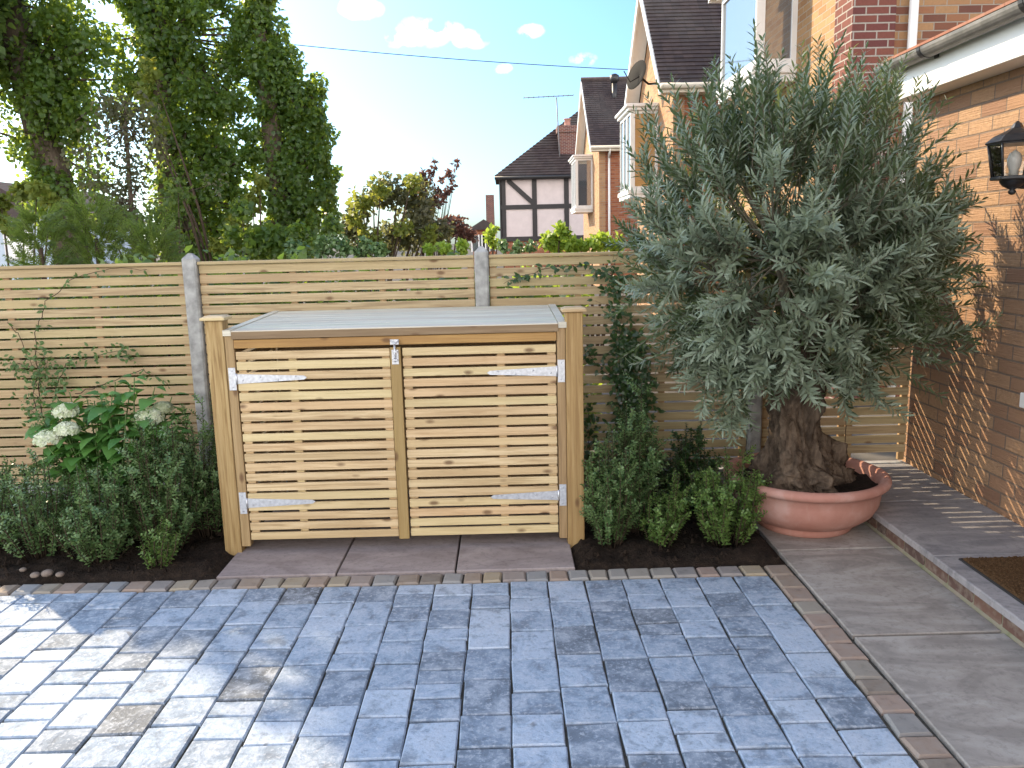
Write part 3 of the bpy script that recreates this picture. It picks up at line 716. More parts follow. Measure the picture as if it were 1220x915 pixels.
# climbers
def climber(label, paths, mat, ll, lw, base, dens=.014, stem=.0035, scatter=.05, tb=None):
    t = thing('climbing_plant', label, 'climber', base)
    lv = Leaves(); st = MB()
    for pts, den, spread_ in paths:
        pts = [Vector(p) for p in pts]; fine = []
        for a, b_ in zip(pts, pts[1:]):
            for k in range(6): fine.append(a.lerp(b_, k/6)+Vector((random.uniform(-.008, .008), random.uniform(-.006, .004), random.uniform(-.008, .008))))
        fine.append(pts[-1]); st.tube(fine, [stem*(1-.6*i/len(fine)) for i in range(len(fine))], 5)
        tot = sum((b_-a).length for a, b_ in zip(fine, fine[1:])); n = int(tot/den)
        for k in range(n):
            f = random.random()*(len(fine)-1); i = int(f); p = fine[i].lerp(fine[i+1], f-i)
            off = Vector((random.gauss(0, spread_), -abs(random.gauss(0, spread_*.6))-.005, random.gauss(0, spread_)))
            if spread_ > .03 and k % 4 == 0: st.tube([p, p+off*.9], [.0015, .001], 3)
            d = Vector((random.uniform(-1, 1), random.uniform(-.9, .1), random.uniform(-1, .5))); s_ = random.uniform(.6, 1.15)
            lv.add(p+off, d, Vector((random.uniform(-.5, .5), -1, random.uniform(0, .9))), ll*s_, lw*s_)
    st.build('stems', M['stem'], t); lv.build('foliage', M[mat], t, 'oval', .2); return t
fy = FY-.04
P = lambda px, py, dy=0: at(px, py, fy-dy)
climber('thin climber with an arching stem on the fence panel behind the hydrangea', [
    ([P(50, 500), P(45, 440), P(42, 395), P(55, 360), P(85, 333), P(130, 320), P(175, 321)], .05, .008),
    ([P(45, 500, .03), P(40, 465, .04), P(50, 430, .03), P(62, 425, .03)], .0035, .06),
    ([P(60, 500, .03), P(68, 460, .04), P(78, 432, .03), P(110, 425, .01), P(145, 418, .01), P(160, 427)], .007, .03),
    ([P(45, 440, .02), P(20, 432, .02), P(2, 436, .02)], .005, .03),
    ([P(90, 470, .02), P(130, 455), P(170, 440), P(200, 458)], .035, .012),
    ([P(10, 385), P(22, 400), P(40, 440)], .05, .01)], 'jasmine_light', .038, .019, (-3.1, fy, .0))
climber('dark evergreen climber on the fence panel right of the bin store', [
    ([P(745, 560, .05), P(748, 500, .06), P(745, 450, .05), P(740, 400, .04), P(735, 350, .02), P(728, 315)], .0032, .05),
    ([P(752, 560, .05), P(756, 500, .06), P(752, 450, .05), P(748, 400, .05)], .0013, .06),
    ([P(745, 460, .04), P(722, 445, .03), P(708, 430, .02), P(700, 418)], .007, .025),
    ([P(740, 400, .03), P(765, 420, .03), P(772, 470, .03)], .006, .04),
    ([P(728, 330), P(700, 316), P(660, 318), P(625, 327), P(600, 338)], .014, .012),
    ([P(705, 560, .05), P(702, 520, .05), P(700, 480, .03)], .005, .04)], 'jasmine', .048, .023, (.75, fy, .0))

# stones at the bed edge
for i, (px, py, r_, lb) in enumerate(((42, 690, .024, 'small pale pebble leftmost by the sett edging'), (57, 688, .03, 'largest round pebble of the few lying by the sett edging'), (72, 689, .022, 'brown pebble rightmost of the few lying by the sett edging'), (28, 683, .018, 'tiny grey pebble lying behind the other pebbles on the soil'))):
    x, y = gp(px, py); b = MB(); prof = [(r_*math.sin(a)*1.0+.0001, -r_*.62*math.cos(a)) for a in np.linspace(0, 3.14159, 9)]
    b.lathe(prof, (x, max(y, 3.985), .035+r_*.3), 12); tag(b.build('pebble', M['pebble']), lb, 'pebble', 'pebbles lying on the soil')

# ---------------------------------------------------------------- pot and olive
PC = Vector((1.735, 4.56, .008))
pot = thing('plant_pot', 'wide round terracotta pot holding the olive tree', 'plant pot', PC)
b = MB()
b.lathe([(.0, .0), (.262, .0), (.27, .006), (.27, .03), (.264, .04), (.325, .062), (.378, .105), (.406, .155), (.415, .205), (.415, .24), (.421, .245), (.423, .262), (.446, .266), (.462, .28), (.466, .297), (.458, .315), (.44, .323), (.42, .317), (.405, .30), (.395, .26), (.385, .2), (.2, .18)], PC, 72)
b.build('bowl', M['terracotta'], pot)
b = MB(); r_ = np.random.default_rng(5); vs = [(PC.x, PC.y, PC.z+.27)]; fs = []; nr, ns = 9, 40
for i in range(1, nr+1):
    for k in range(ns):
        a = 6.2832*k/ns; q = .398*i/nr; vs.append((PC.x+q*math.cos(a), PC.y+q*math.sin(a), PC.z+.268+r_.uniform(-.012, .014)-(.012 if i == nr else 0)))
for k in range(ns): fs.append((0, 1+k, 1+(k+1) % ns))
for i in range(nr-1):
    for k in range(ns): a = 1+i*ns+k; c = 1+i*ns+(k+1) % ns; fs.append((a, a+ns, c+ns, c))
b.add(vs, fs, None, True); b.build('compost', M['soil'], pot)
ol = thing('olive_tree', 'large bushy olive tree with a gnarled trunk growing in the terracotta pot', 'olive tree', PC+Vector((0, 0, .26)))
def gnarl(name, axis_pts, radii, seed, ns=40, lob=.18, parent=ol, nr=44, mat='olive_bark', flare=0):
    r_ = np.random.default_rng(seed); ph = r_.uniform(0, 6.28, 8); b = MB(); vs = []; fs = []
    bump = [(Vector((math.cos(a), math.sin(a), 0)), z, s) for a, z, s in zip(r_.uniform(0, 6.28, 26), r_.uniform(0, 1, 26), r_.uniform(.05, .22, 26))]
    pts = [Vector(p) for p in axis_pts]; n = len(pts)-1
    for i in range(nr+1):
        u = i/nr; f = u*n; j = min(int(f), n-1); fr = f-j; fr2 = fr*fr*(3-2*fr)
        c = pts[j].lerp(pts[j+1], fr); r0 = radii[j]*(1-fr2)+radii[j+1]*fr2
        for k in range(ns):
            a = 6.2832*k/ns; rr = r0*(1+lob*math.sin(3*a+ph[0]+u*2.2)+lob*.55*math.sin(5*a+ph[1]-u*3)+.07*math.sin(9*a+ph[2]+u*7)+.05*math.sin(13*a+u*21+ph[3]))
            dv = Vector((math.cos(a), math.sin(a), 0))
            for bd, bz, s in bump:
                q = (dv-bd).length_squared/.10+(u-bz)**2/.006
                if q < 6: rr += r0*s*math.exp(-q)
            pt = c+dv*rr; q3 = Vector((pt.x*9, pt.y*9, pt.z*4.5))
            rr += r0*(.30*mnoise.fractal(q3, .7, 2.1, 6)+.26*abs(mnoise.noise(Vector((pt.x*22, pt.y*22, pt.z*6))))-.05)+r0*random.uniform(-.012, .012)
            vs.append(c+dv*rr)
    for i in range(nr):
        for k in range(ns): a = i*ns+k; c2 = i*ns+(k+1) % ns; fs.append((a, c2, c2+ns, a+ns))
    fs.append(tuple(range(nr*ns, nr*ns+ns)))
    b.add(vs, fs, None, True); return b.build(name, M[mat], parent)
T0 = at(948, 575, 4.52); TZ = PC.z+.25
gnarl('trunk', [(1.70, 4.53, TZ-.03), (1.695, 4.53, TZ+.06), (1.67, 4.54, TZ+.17), (1.655, 4.56, TZ+.33), (1.66, 4.57, TZ+.55), (1.66, 4.58, TZ+.8)], [.255, .215, .158, .135, .13, .105], 3, ns=120, nr=130)
gnarl('stump', [(1.86, 4.66, TZ-.03), (1.865, 4.67, TZ+.1), (1.87, 4.68, TZ+.2), (1.85, 4.68, TZ+.255)], [.13, .105, .09, .06], 8, ns=56, nr=50, lob=.22)
# crown
br = MB(); lv = Leaves()
CC = Vector((1.52, 4.48, 1.62))
def twig(p, d, L, dens=.014, droop=0.0, thick=.0022):
    pts = [p]; q = Vector(p); dd = Vector(d).normalized(); n = 5
    for i in range(n):
        dd = (dd+Vector((0, 0, .10-droop))+rvec()*.13).normalized(); q = q+dd*L/n; pts.append(q.copy())
    br.tube(pts, [thick*(1-.7*i/n) for i in range(n+1)], 4, cap=False)
    k = .1*L; ang = random.random()*3; tw = random.random()
    while k < L:
        f = k/L*n; i = min(int(f), n-1); pp = pts[i].lerp(pts[i+1], f-i); t = (pts[i+1]-pts[i]).normalized()
        o = t.orthogonal().normalized(); o2 = t.cross(o); ang += 1.57+random.uniform(-.3, .3)
        for s in (0, 3.1416):
            a = ang+s+random.uniform(-.3, .3); side = o*math.cos(a)+o2*math.sin(a)
            dr = side*random.uniform(.55, .95)+t*.75+Vector((0, 0, .08))
            s_ = random.uniform(.75, 1.2)*(1-.35*(k/L)**4); lv.add(pp, dr, t*.8-side*.5+rvec()*.4+Vector((0, 0, .35)), .072*s_, .0135*s_*random.uniform(.85, 1.15), min(1, max(0, tw*.6+random.random()*.4)))
        k += dens*random.uniform(.8, 1.3)
    return pts
top = Vector((1.66, 4.58, TZ+.72))
limbs = []
for i in range(13):          # limbs rising from the trunk head
    a = i*2.4+.3; el = random.uniform(.15, 1.2); 
    d = Vector((math.cos(a)*math.cos(el), math.sin(a)*math.cos(el)*.85, math.sin(el)))
    L = random.uniform(.55, .78)*(1.0 if el > .6 else .85)
    p = top+Vector((random.uniform(-.05, .05), random.uniform(-.05, .05), random.uniform(-.12, .1))); pts = [p]; q = p.copy(); dd = d.copy()
    for k in range(5):
        dd = (dd+rvec()*.16+Vector((0, 0, .06))).normalized(); q = q+dd*L/5; pts.append(q.copy())
    br.tube(pts, [.032*(1-.7*k/5) for k in range(6)], 7); limbs.append(pts)
def inside(p):
    u = (p-CC); return (u.x/.98)**2+(u.y/.82)**2+(u.z/(.92 if u.z > 0 else .78))**2
nclump = 158; cl = []
while len(cl) < nclump:
    u = rvec(); s = random.uniform(.45, 1.0)**.6
    v = Vector((u.x*.84*s, u.y*.66*s, u.z*(.70 if u.z > 0 else .72)*s)); p = CC+v
    if u.z < -.2 and math.hypot(v.x, v.y) < .13: continue
    if u.z > .2 and random.random() < .5: continue
    if v.z < -.2 and math.hypot(v.x/.84, v.y/.66) > .80+.9*(v.z+.2): continue
    if p.z < 1.02: continue
    cl.append((p, u, s))
for i in range(30):          # low skirt of drooping sprays
    a = random.random()*6.283; q = random.uniform(.2, .50); z = random.uniform(1.0, 1.2)
    p = Vector((CC.x+math.cos(a)*q, CC.y+math.sin(a)*q*.85, z)); cl.append((p, Vector((math.cos(a), math.sin(a), -.7)).normalized(), .9))
for i in range(20):          # right hand side of the crown towards the wall
    p = Vector((random.uniform(2.0, 2.42), random.uniform(4.45, 4.95), random.uniform(1.0, 1.75))); cl.append((p, Vector((.8, .1, .1)), .9))
for i in range(24):          # middle of the crown, over the limbs
    p = Vector((random.uniform(1.3, 1.95), random.uniform(4.12, 4.4), random.uniform(1.2, 1.75))); cl.append((p, Vector((random.gauss(0, .3), -.8, .3)).normalized(), .9))
for px, py in ((878, 440), (872, 462), (880, 485), (845, 440), (1030, 440), (1000, 445)):
    p = at(px, py, 4.30); cl.append((p, Vector((-.2, -.5, -.8)), .9))
for p, u, s in cl:
    lp = min((q for l in limbs for q in l[2:]), key=lambda q: (q-p).length)
    out = Vector((u.x, u.y, u.z*.8+.25)).normalized()
    e = p+(out+rvec()*.4).normalized()*random.uniform(.02, .14)
    mid = lp.lerp(p, .5)+rvec()*.03+Vector((0, 0, .02)); br.tube([lp, mid, p, e], [.006, .0045, .003, .0018], 5, cap=False)
    bd = (e-mid).normalized()
    for k in range(random.randint(5, 8)):
        f = random.uniform(.25, 1); st_ = mid.lerp(p, f*1.4) if f < .7 else p.lerp(e, (f-.7)/.3)
        d = (bd*random.uniform(.3, .9)+out*.4+rvec()*.75+Vector((0, 0, .35 if u.z > -.2 else -.12))).normalized()
        twig(st_, d, random.uniform(.13, .33), .0155, .16 if u.z < .1 and random.random() < .5 else 0)
    twig(e, bd+rvec()*.2, random.uniform(.12, .26), .0155, .05)
for i in range(46):          # long loose sprays on the flanks
    a = random.random()*6.283; el = random.uniform(-.25, .5); q = .66
    p = CC+Vector((math.cos(a)*q*.84, math.sin(a)*q*.66, el*.8)); twig(p, Vector((math.cos(a), math.sin(a)*.8, .45+el)), random.uniform(.34, .5), .018, .06, .003)
for i in range(100):          # long whips standing out of the crown
    a = random.random()*6.283; q = math.sqrt(random.random())*.82
    p = CC+Vector((math.cos(a)*q*.84, math.sin(a)*q*.7, .68*math.sqrt(max(0, 1-q*q))-.1))
    d = Vector((math.cos(a)*q*.55+random.gauss(0, .12), math.sin(a)*q*.4+random.gauss(0, .12), 1)); twig(p, d, random.uniform(.32, .55), .016, .05, .003)
for (ex, ey, Y, sx, sy) in ((1165, 195, 4.4, 1090, 290), (1150, 245, 4.3, 1060, 330), (1175, 330, 4.5, 1090, 345), (1160, 370, 4.5, 1080, 380), (1135, 455, 4.3, 1050, 430), (735, 430, 4.2, 800, 380), (757, 452, 4.3, 830, 400), (755, 262, 4.4, 800, 330), (770, 110, 4.6, 800, 200), (735, 290, 4.4, 800, 330), (815, 100, 4.4, 830, 210), (900, 30, 4.4, 905, 130), (985, 95, 4.4, 970, 160), (1075, 75, 4.5, 1050, 180), (1010, 60, 4.5, 1000, 150), (1130, 175, 4.5, 1080, 230)):
    p = at(sx, sy, Y); e = at(ex, ey, Y); twig(p, e-p, (e-p).length*1.0, .018, .09, .0035)
br.build('branches', M['twig'], ol); lv.build('crown', M['olive'], ol, 'lance', .12)

# ---------------------------------------------------------------- own house (porch wall on the right)
WX = 2.735
own = thing('house', 'tan brick house wall with white fascia and black gutter beside the olive tree', 'house', (WX, 3.0, 0))
b = MB(); b.box(WX, WX+.25, -3.0, 5.46, -.05, 2.64); b.build('wall', M['brick_near'], own)
g1 = atx(1056, 93, 2.47)
b = MB(); b.box(2.56, 2.585, -3, 5.50, 2.535, 2.74, bev=.003); b.box(2.585, WX+.05, -3, 5.50, 2.535, 2.555); fas = b.build('fascia', M['white'], own)
b = MB(); gz = 2.755; n = 12; prof = []
ring = [(2.50+.058*math.cos(a), gz+.058*math.sin(a)) for a in np.linspace(math.pi, 2*math.pi, n)]
inn = [(2.50+.052*math.cos(a), gz+.052*math.sin(a)) for a in np.linspace(2*math.pi, math.pi, n)]
poly = ring+inn
vs = []; fs = []; k = len(poly)
for yv in (-3, 5.52):
    for q in poly: vs.append((q[0], yv, q[1]))
fs = [[i, (i+1) % k, k+(i+1) % k, k+i] for i in range(k)]
b.add(vs, fs, None, False)
b.prism([(2.50+.0585*math.cos(a), gz+.0585*math.sin(a)) for a in np.linspace(math.pi, 2*math.pi, n)], 1, 5.52, 5.526)
gut = b.build('gutter', M['gutter'], own)
for yv in (4.95, 4.0, 3.0, 2.0):
    b = MB(); b.prism([(2.50+.062*math.cos(a), gz+.062*math.sin(a)) for a in np.linspace(math.pi, 2*math.pi, n)]+[(2.558, gz+.01), (2.50, gz+.0)], 1, yv-.018, yv+.018); b.box(2.55, 2.562, yv-.02, yv+.02, gz-.06, gz+.02)
    b.build('bracket', M['black'], gut)
sl_ = math.tan(R(22))
b = MB()
for i in range(16):
    x0 = 2.50+.14*i; z0 = 2.785+.14*i*sl_
    y = 5.54-(.08 if i % 2 else 0)
    while y > -1:
        y2 = y-.165
        b.add([(x0, y, z0), (x0, y2+.003, z0), (x0+.19, y2+.003, z0+.19*sl_-.004), (x0+.19, y, z0+.19*sl_-.004), (x0, y, z0+.015), (x0, y2+.003, z0+.015), (x0+.19, y2+.003, z0+.19*sl_+.011), (x0+.19, y, z0+.19*sl_+.011)],
              [(4, 7, 6, 5), (0, 4, 5, 1), (1, 5, 6, 2), (2, 6, 7, 3), (3, 7, 4, 0), (0, 1, 2, 3)]); y = y2
b.build('roof', M['tile_red'], own)
b = MB(); b.prism([(2.60, 2.57), (4.7, 2.57), (4.7, 2.78+2.1*sl_-.03), (2.6, 2.78+.1*sl_-.03)], 1, -1, 5.44); b.build('gable', M['brick_side'], own)
# lantern
LC = Vector((2.735, 4.36, 0)); 
lan = thing('wall_lantern', 'black carriage lantern with clear glass mounted on the brick wall', 'lantern', (2.735, 4.20, 2.06))
cx, cy_ = 2.60, 4.20
def hexr(r, z): return [(cx+r*math.cos(6.2832*i/6+.52), cy_+r*math.sin(6.2832*i/6+.52), z) for i in range(6)]
def frust(b, rings):
    vs = []; fs = []
    for r in rings: vs += r
    for i in range(len(rings)-1):
        for k in range(6): a = i*6+k; c = i*6+(k+1) % 6; fs.append((a, c, c+6, a+6))
    fs.append(tuple(range(6))[::-1]); fs.append(tuple(range(6*(len(rings)-1), 6*len(rings)))); b.add(vs, fs)
b = MB(); frust(b, [hexr(.132, 2.165), hexr(.138, 2.172), hexr(.10, 2.205), hexr(.055, 2.225), hexr(.03, 2.24), hexr(.018, 2.262), hexr(.004, 2.275)]); b.build('hood', M['black'], lan)
b = MB(); frust(b, [hexr(.098, 1.985), hexr(.104, 1.99), hexr(.104, 2.0), hexr(.096, 2.004)])
lo, hi = hexr(.094, 2.0), hexr(.122, 2.168)
for i in range(6): b.tube([lo[i], hi[i]], .006, 6)
frust(b, [hexr(.124, 2.16), hexr(.127, 2.162), hexr(.127, 2.168), hexr(.124, 2.17)])
b.lathe([(.0, -.075), (.014, -.07), (.02, -.058), (.012, -.048), (.045, -.03), (.06, -.012), (.062, 0)], (cx, cy_, 1.985), 20)
b.build('frame', M['black'], lan)
b = MB(); vs = hexr(.09, 2.004)+hexr(.118, 2.16); b.add(vs, [(k, (k+1) % 6, (k+1) % 6+6, k+6) for k in range(6)]); b.build('glass', M['lantern_glass'], lan)
b = MB(); b.lathe([(.001, 0), (.022, .0), (.022, .03), (.03, .05), (.034, .08), (.026, .11), (.001, .13)], (cx, cy_, 2.005), 20); b.build('bulb', M['bulbglass'], lan)
b = MB(); b.box(2.715, 2.734, cy_-.05, cy_+.05, 1.93, 2.14, bev=.004); b.tube([(2.72, cy_, 1.97), (2.67, cy_, 1.95), (2.62, cy_, 1.955), (cx, cy_, 1.975)], .013, 8); b.build('wall_bracket', M['black'], lan)
for o_ in [lan]: o_.location.z -= .04
# door bell box cut by the picture's edge
q = atx(1219, 477, 2.72); b = MB(); b.box(2.712, 2.734, q.y-.05, q.y+.02, q.z-.04, q.z+.04, bev=.004); tag(b.build('doorbell', M['white']), 'small pale fitting low on the brick wall under the lantern', 'doorbell')
# doormat
b = MB(); rows = 34
b.box(2.155, 2.70, 3.02, 3.665, .1305, .139, bev=.003); dm = tag(b.build('doormat', M['rubber']), 'brown coir doormat lying on the stone step', 'doormat')
b = MB()
nx_, ny_ = 70, 80; vs = []; fs = []
for j in range(ny_+1):
    for i in range(nx_+1): vs.append((2.165+.525*i/nx_, 3.03+.625*j/ny_, .1395+(.003+random.random()*.008)*(0 if i in (0, nx_) or j in (0, ny_) else 1)))
for j in range(ny_):
    for i in range(nx_): a = j*(nx_+1)+i; fs.append((a, a+1, a+nx_+2, a+nx_+1))
b.add(vs, fs); b.build('pile', M['coir'], dm)

# ---------------------------------------------------------------- neighbouring houses
def tile_slope(b, p0, u, v, nu, nv, du, dv, th=.02, lift=.03):
    """rows of tiles: p0 eave corner, u along the eave, v up the slope (unit), nu x nv tiles"""
    nrm = u.cross(v).normalized()
    if nrm.z < 0: nrm = -nrm
    for j in range(nv):
        off = (du*.5 if j % 2 else 0)
        for i in range(nu):
            a = p0+u*(du*i+off*0)+v*(dv*j); s_ = [a+nrm*lift, a+u*(du-.004)+nrm*lift, a+u*(du-.004)+v*dv*1.08+nrm*.006, a+v*dv*1.08+nrm*.006]
            vs = s_+[a, a+u*(du-.004)]
            b.add(vs, [(0, 1, 2, 3), (4, 5, 1, 0)])
def window_bay(parent, xw, y0, y1, z0, z1, proj, mat='white', n=3, blind=False):
    """square oriel standing out of a wall facing -x"""
    xf = xw-proj
    sill = MB(); sill.box(xf-.05, xw, y0-.05, y1+.05, z0-.10, z0, bev=.01); sill.box(xf-.02, xw, y0-.02, y1+.02, z0-.19, z0-.098, bev=.01)
    cor = MB(); cor.box(xf-.06, xw, y0-.06, y1+.06, z1, z1+.07, bev=.01); cor.box(xf-.11, xw, y0-.11, y1+.11, z1+.068, z1+.14, bev=.01)
    f = MB(); t = .07
    for k in range(n+1):
        yy = y0+(y1-y0)*k/n; f.box(xf, xf+.06, max(y0, yy-t/2), min(y1, yy+t/2), z0+.001, z1-.001)
    for (za, zb) in ((z0+.001, z0+.07), (z1-.07, z1-.001)):
        f.box(xf+.003, xf+.055, y0+.002, y1-.002, za, zb)
    for yy in (y0, y1-.06):
        for (xa, xb) in ((xf+.001, xf+.06), (xw-.06, xw-.001)): f.box(xa+.06 if xa < xf+.05 else xa, xb+.04 if xa < xf+.05 else xb, yy+.001, yy+.059, z0+.002, z1-.002)
        f.box(xf+.1, xw-.01, yy+.004, yy+.056, z0+.003, z0+.068); f.box(xf+.1, xw-.01, yy+.004, yy+.056, z1-.068, z1-.003)
    bay = f.build('bay_window', M[mat], parent); sill.build('sill', M[mat], bay); cor.build('cornice', M[mat], bay)
    g = MB(); g.box(xf+.025, xf+.035, y0+.03, y1-.03, z0+.03, z1-.03); g.build('pane', M['pane'], bay)
    g = MB()
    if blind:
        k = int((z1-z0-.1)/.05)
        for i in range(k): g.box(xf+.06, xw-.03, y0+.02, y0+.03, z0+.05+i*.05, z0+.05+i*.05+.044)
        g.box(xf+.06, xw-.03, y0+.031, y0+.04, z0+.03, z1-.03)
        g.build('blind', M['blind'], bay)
    else: g.box(xf+.06, xw-.03, y0+.025, y0+.035, z0+.03, z1-.03); g.build('pane', M['pane'], bay)
    return bay
# house next door: side wall towards us, front towards the road on the left
n1 = thing('house', 'nearest neighbouring brick house with a white oriel window and a white downpipe', 'house', (3.4, 8.2, 0))
b = MB(); b.box(3.4, 9.5, 8.2, 8.45, -.05, 5.0); b.build('side_wall', M['brick_side'], n1)
b = MB(); b.box(3.4, 3.62, 8.451, 12.1, -.05, 5.0); b.build('front_wall', M['brick_front'], n1)
b = MB(); b.box(3.385, 3.80, 8.17, 8.60, -.05, 4.99); b.build('corner_pier', M['brick_dark'], n1)
window_bay(n1, 3.4, 9.72, 11.25, 3.62, 4.75, .47, n=1)
b = MB(); b.tube([(3.95, 8.13, -.05), (3.95, 8.13, 4.9)], .042, 10)
for z in (1.5, 3.3, 4.2): b.box(3.89, 4.01, 8.12, 8.19, z, z+.05)
b.build('downpipe', M['white'], n1)
b = MB(); b.box(3.02, 3.42, 8.0, 12.25, 5.01, 5.04); b.box(3.0, 3.02, 8.0, 12.25, 5.0, 5.18, bev=.004); b.box(3.0, 3.4, 12.25, 12.28, 4.98, 5.3); b.tube([(2.94, 7.98, 5.15), (2.94, 12.3, 5.15)], .06, 10); b.build('eaves', M['white'], n1)
b = MB(); b.prism([(2.95, 5.19), (6.4, 7.9), (9.9, 5.19)], 1, 7.95, 12.3); b.build('roof', M['tile_dark'], n1)

def gable_house(Yn, Yr, Yf, xf, zE, zR, label, bayspec, dish=False, vent=False, xback=10.0):
    """gable facing -x; near slope towards us. Yn near eave line, Yr ridge, Yf far eave line"""
    t = thing('house', label, 'house', (xf, Yn, 0)); yw = Yn+.3
    b = MB(); b.box(xf+.1, xback, yw, yw+.25, -.05, zE); b.build('side_wall', M['brick_red_side'], t)
    b = MB(); b.prism([(yw-.004, -.05), (Yf-.3, -.05), (Yf-.3, zE), (Yr, zR-.12), (yw-.004, zE+.2)], 0, xf, xf+.22); b.build('front_wall', M['brick_red_front'], t)
    rf = MB(); u = Vector((1, 0, 0)); v = Vector((0, Yr-Yn, zR-zE)); L = v.length; v.normalize()
    nv = int(L/.13); tile_slope(rf, Vector((xf-.32, Yn, zE)), u, v, int((xback-xf)/.19), nv, .19, L/nv)
    e = .0
    rf.add([(xf-.3, Yn, zE-.02), (xback, Yn, zE-.02), (xback, Yr, zR-.02), (xf-.3, Yr, zR-.02), (xf-.3, Yf, zE-.02), (xback, Yf, zE-.02)], [(0, 1, 2, 3), (3, 2, 5, 4)])
    rf.tube([(xf-.34, Yr, zR+.02), (xback, Yr, zR+.02)], .10, 8)
    rf = rf.build('roof', M['tile_dark'], t)
    b = MB()
    for Ya in (Yn, Yf):
        s = 1 if Ya == Yn else -1
        b.prism([(Ya-.02*s, zE-.20), (Ya-.02*s, zE-.02), (Yr, zR-.005), (Yr, zR-.26)][::s], 0, xf-.345, xf-.30)
        b.prism([(Ya+.0*s, zE-.06), (Yr, zR-.05), (Yr, zR-.07), (Ya+.0*s, zE-.08)][::s], 0, xf-.30, xf)
    b.build('bargeboard', M['white'], t)
    b = MB(); b.box(xf-.29, xback, Yn-.02, Yn+.02, zE-.17, zE-.03, bev=.004); b.box(xf-.29, xback, Yn+.022, yw, zE-.17, zE-.15); b.tube([(xf-.32, Yn-.07, zE-.05), (xback, Yn-.07, zE-.05)], .055, 8); b.build('gutter', M['cream'], t)
    if not dish: b = MB(); b.tube([(xf+.35, yw-.05, zE-.2), (xf+.35, yw-.05, 0)], .04, 8); b.tube([(xf+.35, Yn-.07, zE-.07), (xf+.35, yw-.05, zE-.4)], .035, 8); b.build('downpipe', M['white'], t)
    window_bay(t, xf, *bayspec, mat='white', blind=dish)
    if dish:
        c = atx(762, 91, xf-.40); b = MB(); prof = [(.02+.30*q, .09*q*q) for q in np.linspace(0, 1, 7)]+[(.312, .098), (.02, .012)]
        bb = MB(); bb.lathe(prof, (0, 0, 0), 26); rot = Vector((-.85, -.45, .3)).to_track_quat('Z', 'Y')
        for (vv, ff) in ((bb.v, bb.f),): b.add([c+rot @ Vector(q) for q in vv], ff, None, True)
        b.tube([c, c+Vector((.2, .05, -.15)), c+Vector((.42, .05, -.15))], .025, 8); b.tube([c, c+rot @ Vector((0, -.2, .2)), c+rot @ Vector((0, -.05, .42))], .012, 6)
        b.build('satellite_dish', M['darkgrey'], t)
    if vent:
        b = MB(); p = at(732, 113, Yr-.9); b.tube([p-Vector((0, 0, .5)), p+Vector((0, 0, .42))], .09, 10); b.tube([p+Vector((0, 0, .42)), p+Vector((0, 0, .5)), p+Vector((0, 0, .68)), p+Vector((0, 0, .74))], [.1, .17, .17, .08], 12); b.build('vent_pipe', M['black'], t)
    return t
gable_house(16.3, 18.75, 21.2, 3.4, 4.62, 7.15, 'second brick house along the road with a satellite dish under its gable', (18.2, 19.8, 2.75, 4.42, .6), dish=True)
gable_house(29.0, 32.2, 35.4, 3.4, 4.88, 7.65, 'third brick house along the road with a black vent pipe on its roof', (31.4, 33.4, 2.9, 4.7, .65), vent=True)
# half timbered house
TY = 45.0
td = thing('half_timbered_house', 'half timbered house with pinkish panels, black beams and a dark hipped roof', 'house', (2.5, TY, 0))
xl = at(598, 250, TY).x; xr = 7.5; ze = at(650, 209, TY).z; zb_ = at(650, 286, TY).z; zm = at(650, 246, TY).z
b = MB(); b.box(xl, xr, TY, TY+6, zb_, ze); b.build('wall', M['render'], td)
b = MB(); b.box(xl, xr, TY+.05, TY+6, -.05, zb_-.003); b.build('brick_base', M['brick_red_side'], td)
b = MB(); y0, y1 = TY-.05, TY-.002; bw = .26
for px in (600, 637, 675): x = at(px, 250, TY).x; b.box(x-bw/2, x+bw/2, y0, y1, zb_+.01, ze-.01)
for px in (712, 750): x = at(px, 250, TY).x; b.box(x-bw/2, x+bw/2, y0, y1, zb_+.01, ze-.01)
for z in (zb_+.1, zm, ze-.08): b.box(xl-.05, xr, y0-.012, y1-.008, z-.12, z+.12)
a = at(604, 214, TY); c = at(634, 241, TY); dz = .17
b.add([(a.x, y0-.02, a.z-dz), (c.x, y0-.02, c.z-dz), (c.x, y0-.02, c.z+dz), (a.x, y0-.02, a.z+dz), (a.x, y1-.01, a.z-dz), (c.x, y1-.01, c.z-dz), (c.x, y1-.01, c.z+dz), (a.x, y1-.01, a.z+dz)], [(0, 1, 2, 3), (0, 4, 5, 1), (3, 2, 6, 7)])
b.box(xl-.12, xl-.003, TY-.05, TY+6, zb_, ze-.01)
b.build('beams', M['timber'], td)
b = MB(); e = .35; A = Vector((xl-e, TY-e, ze)); B_ = Vector((xr+e, TY-e, ze)); C_ = Vector((xr+e, TY+6+e, ze)); D_ = Vector((xl-e, TY+6+e, ze))
r1 = Vector((4.6, TY+3, ze+3.9)); r2 = Vector((xr-.5, TY+3, ze+3.9))
b.add([A, B_, C_, D_, r1, r2], [(0, 1, 5, 4), (1, 2, 5), (2, 3, 4, 5), (3, 0, 4), (0, 3, 2, 1)])
nr_ = 26
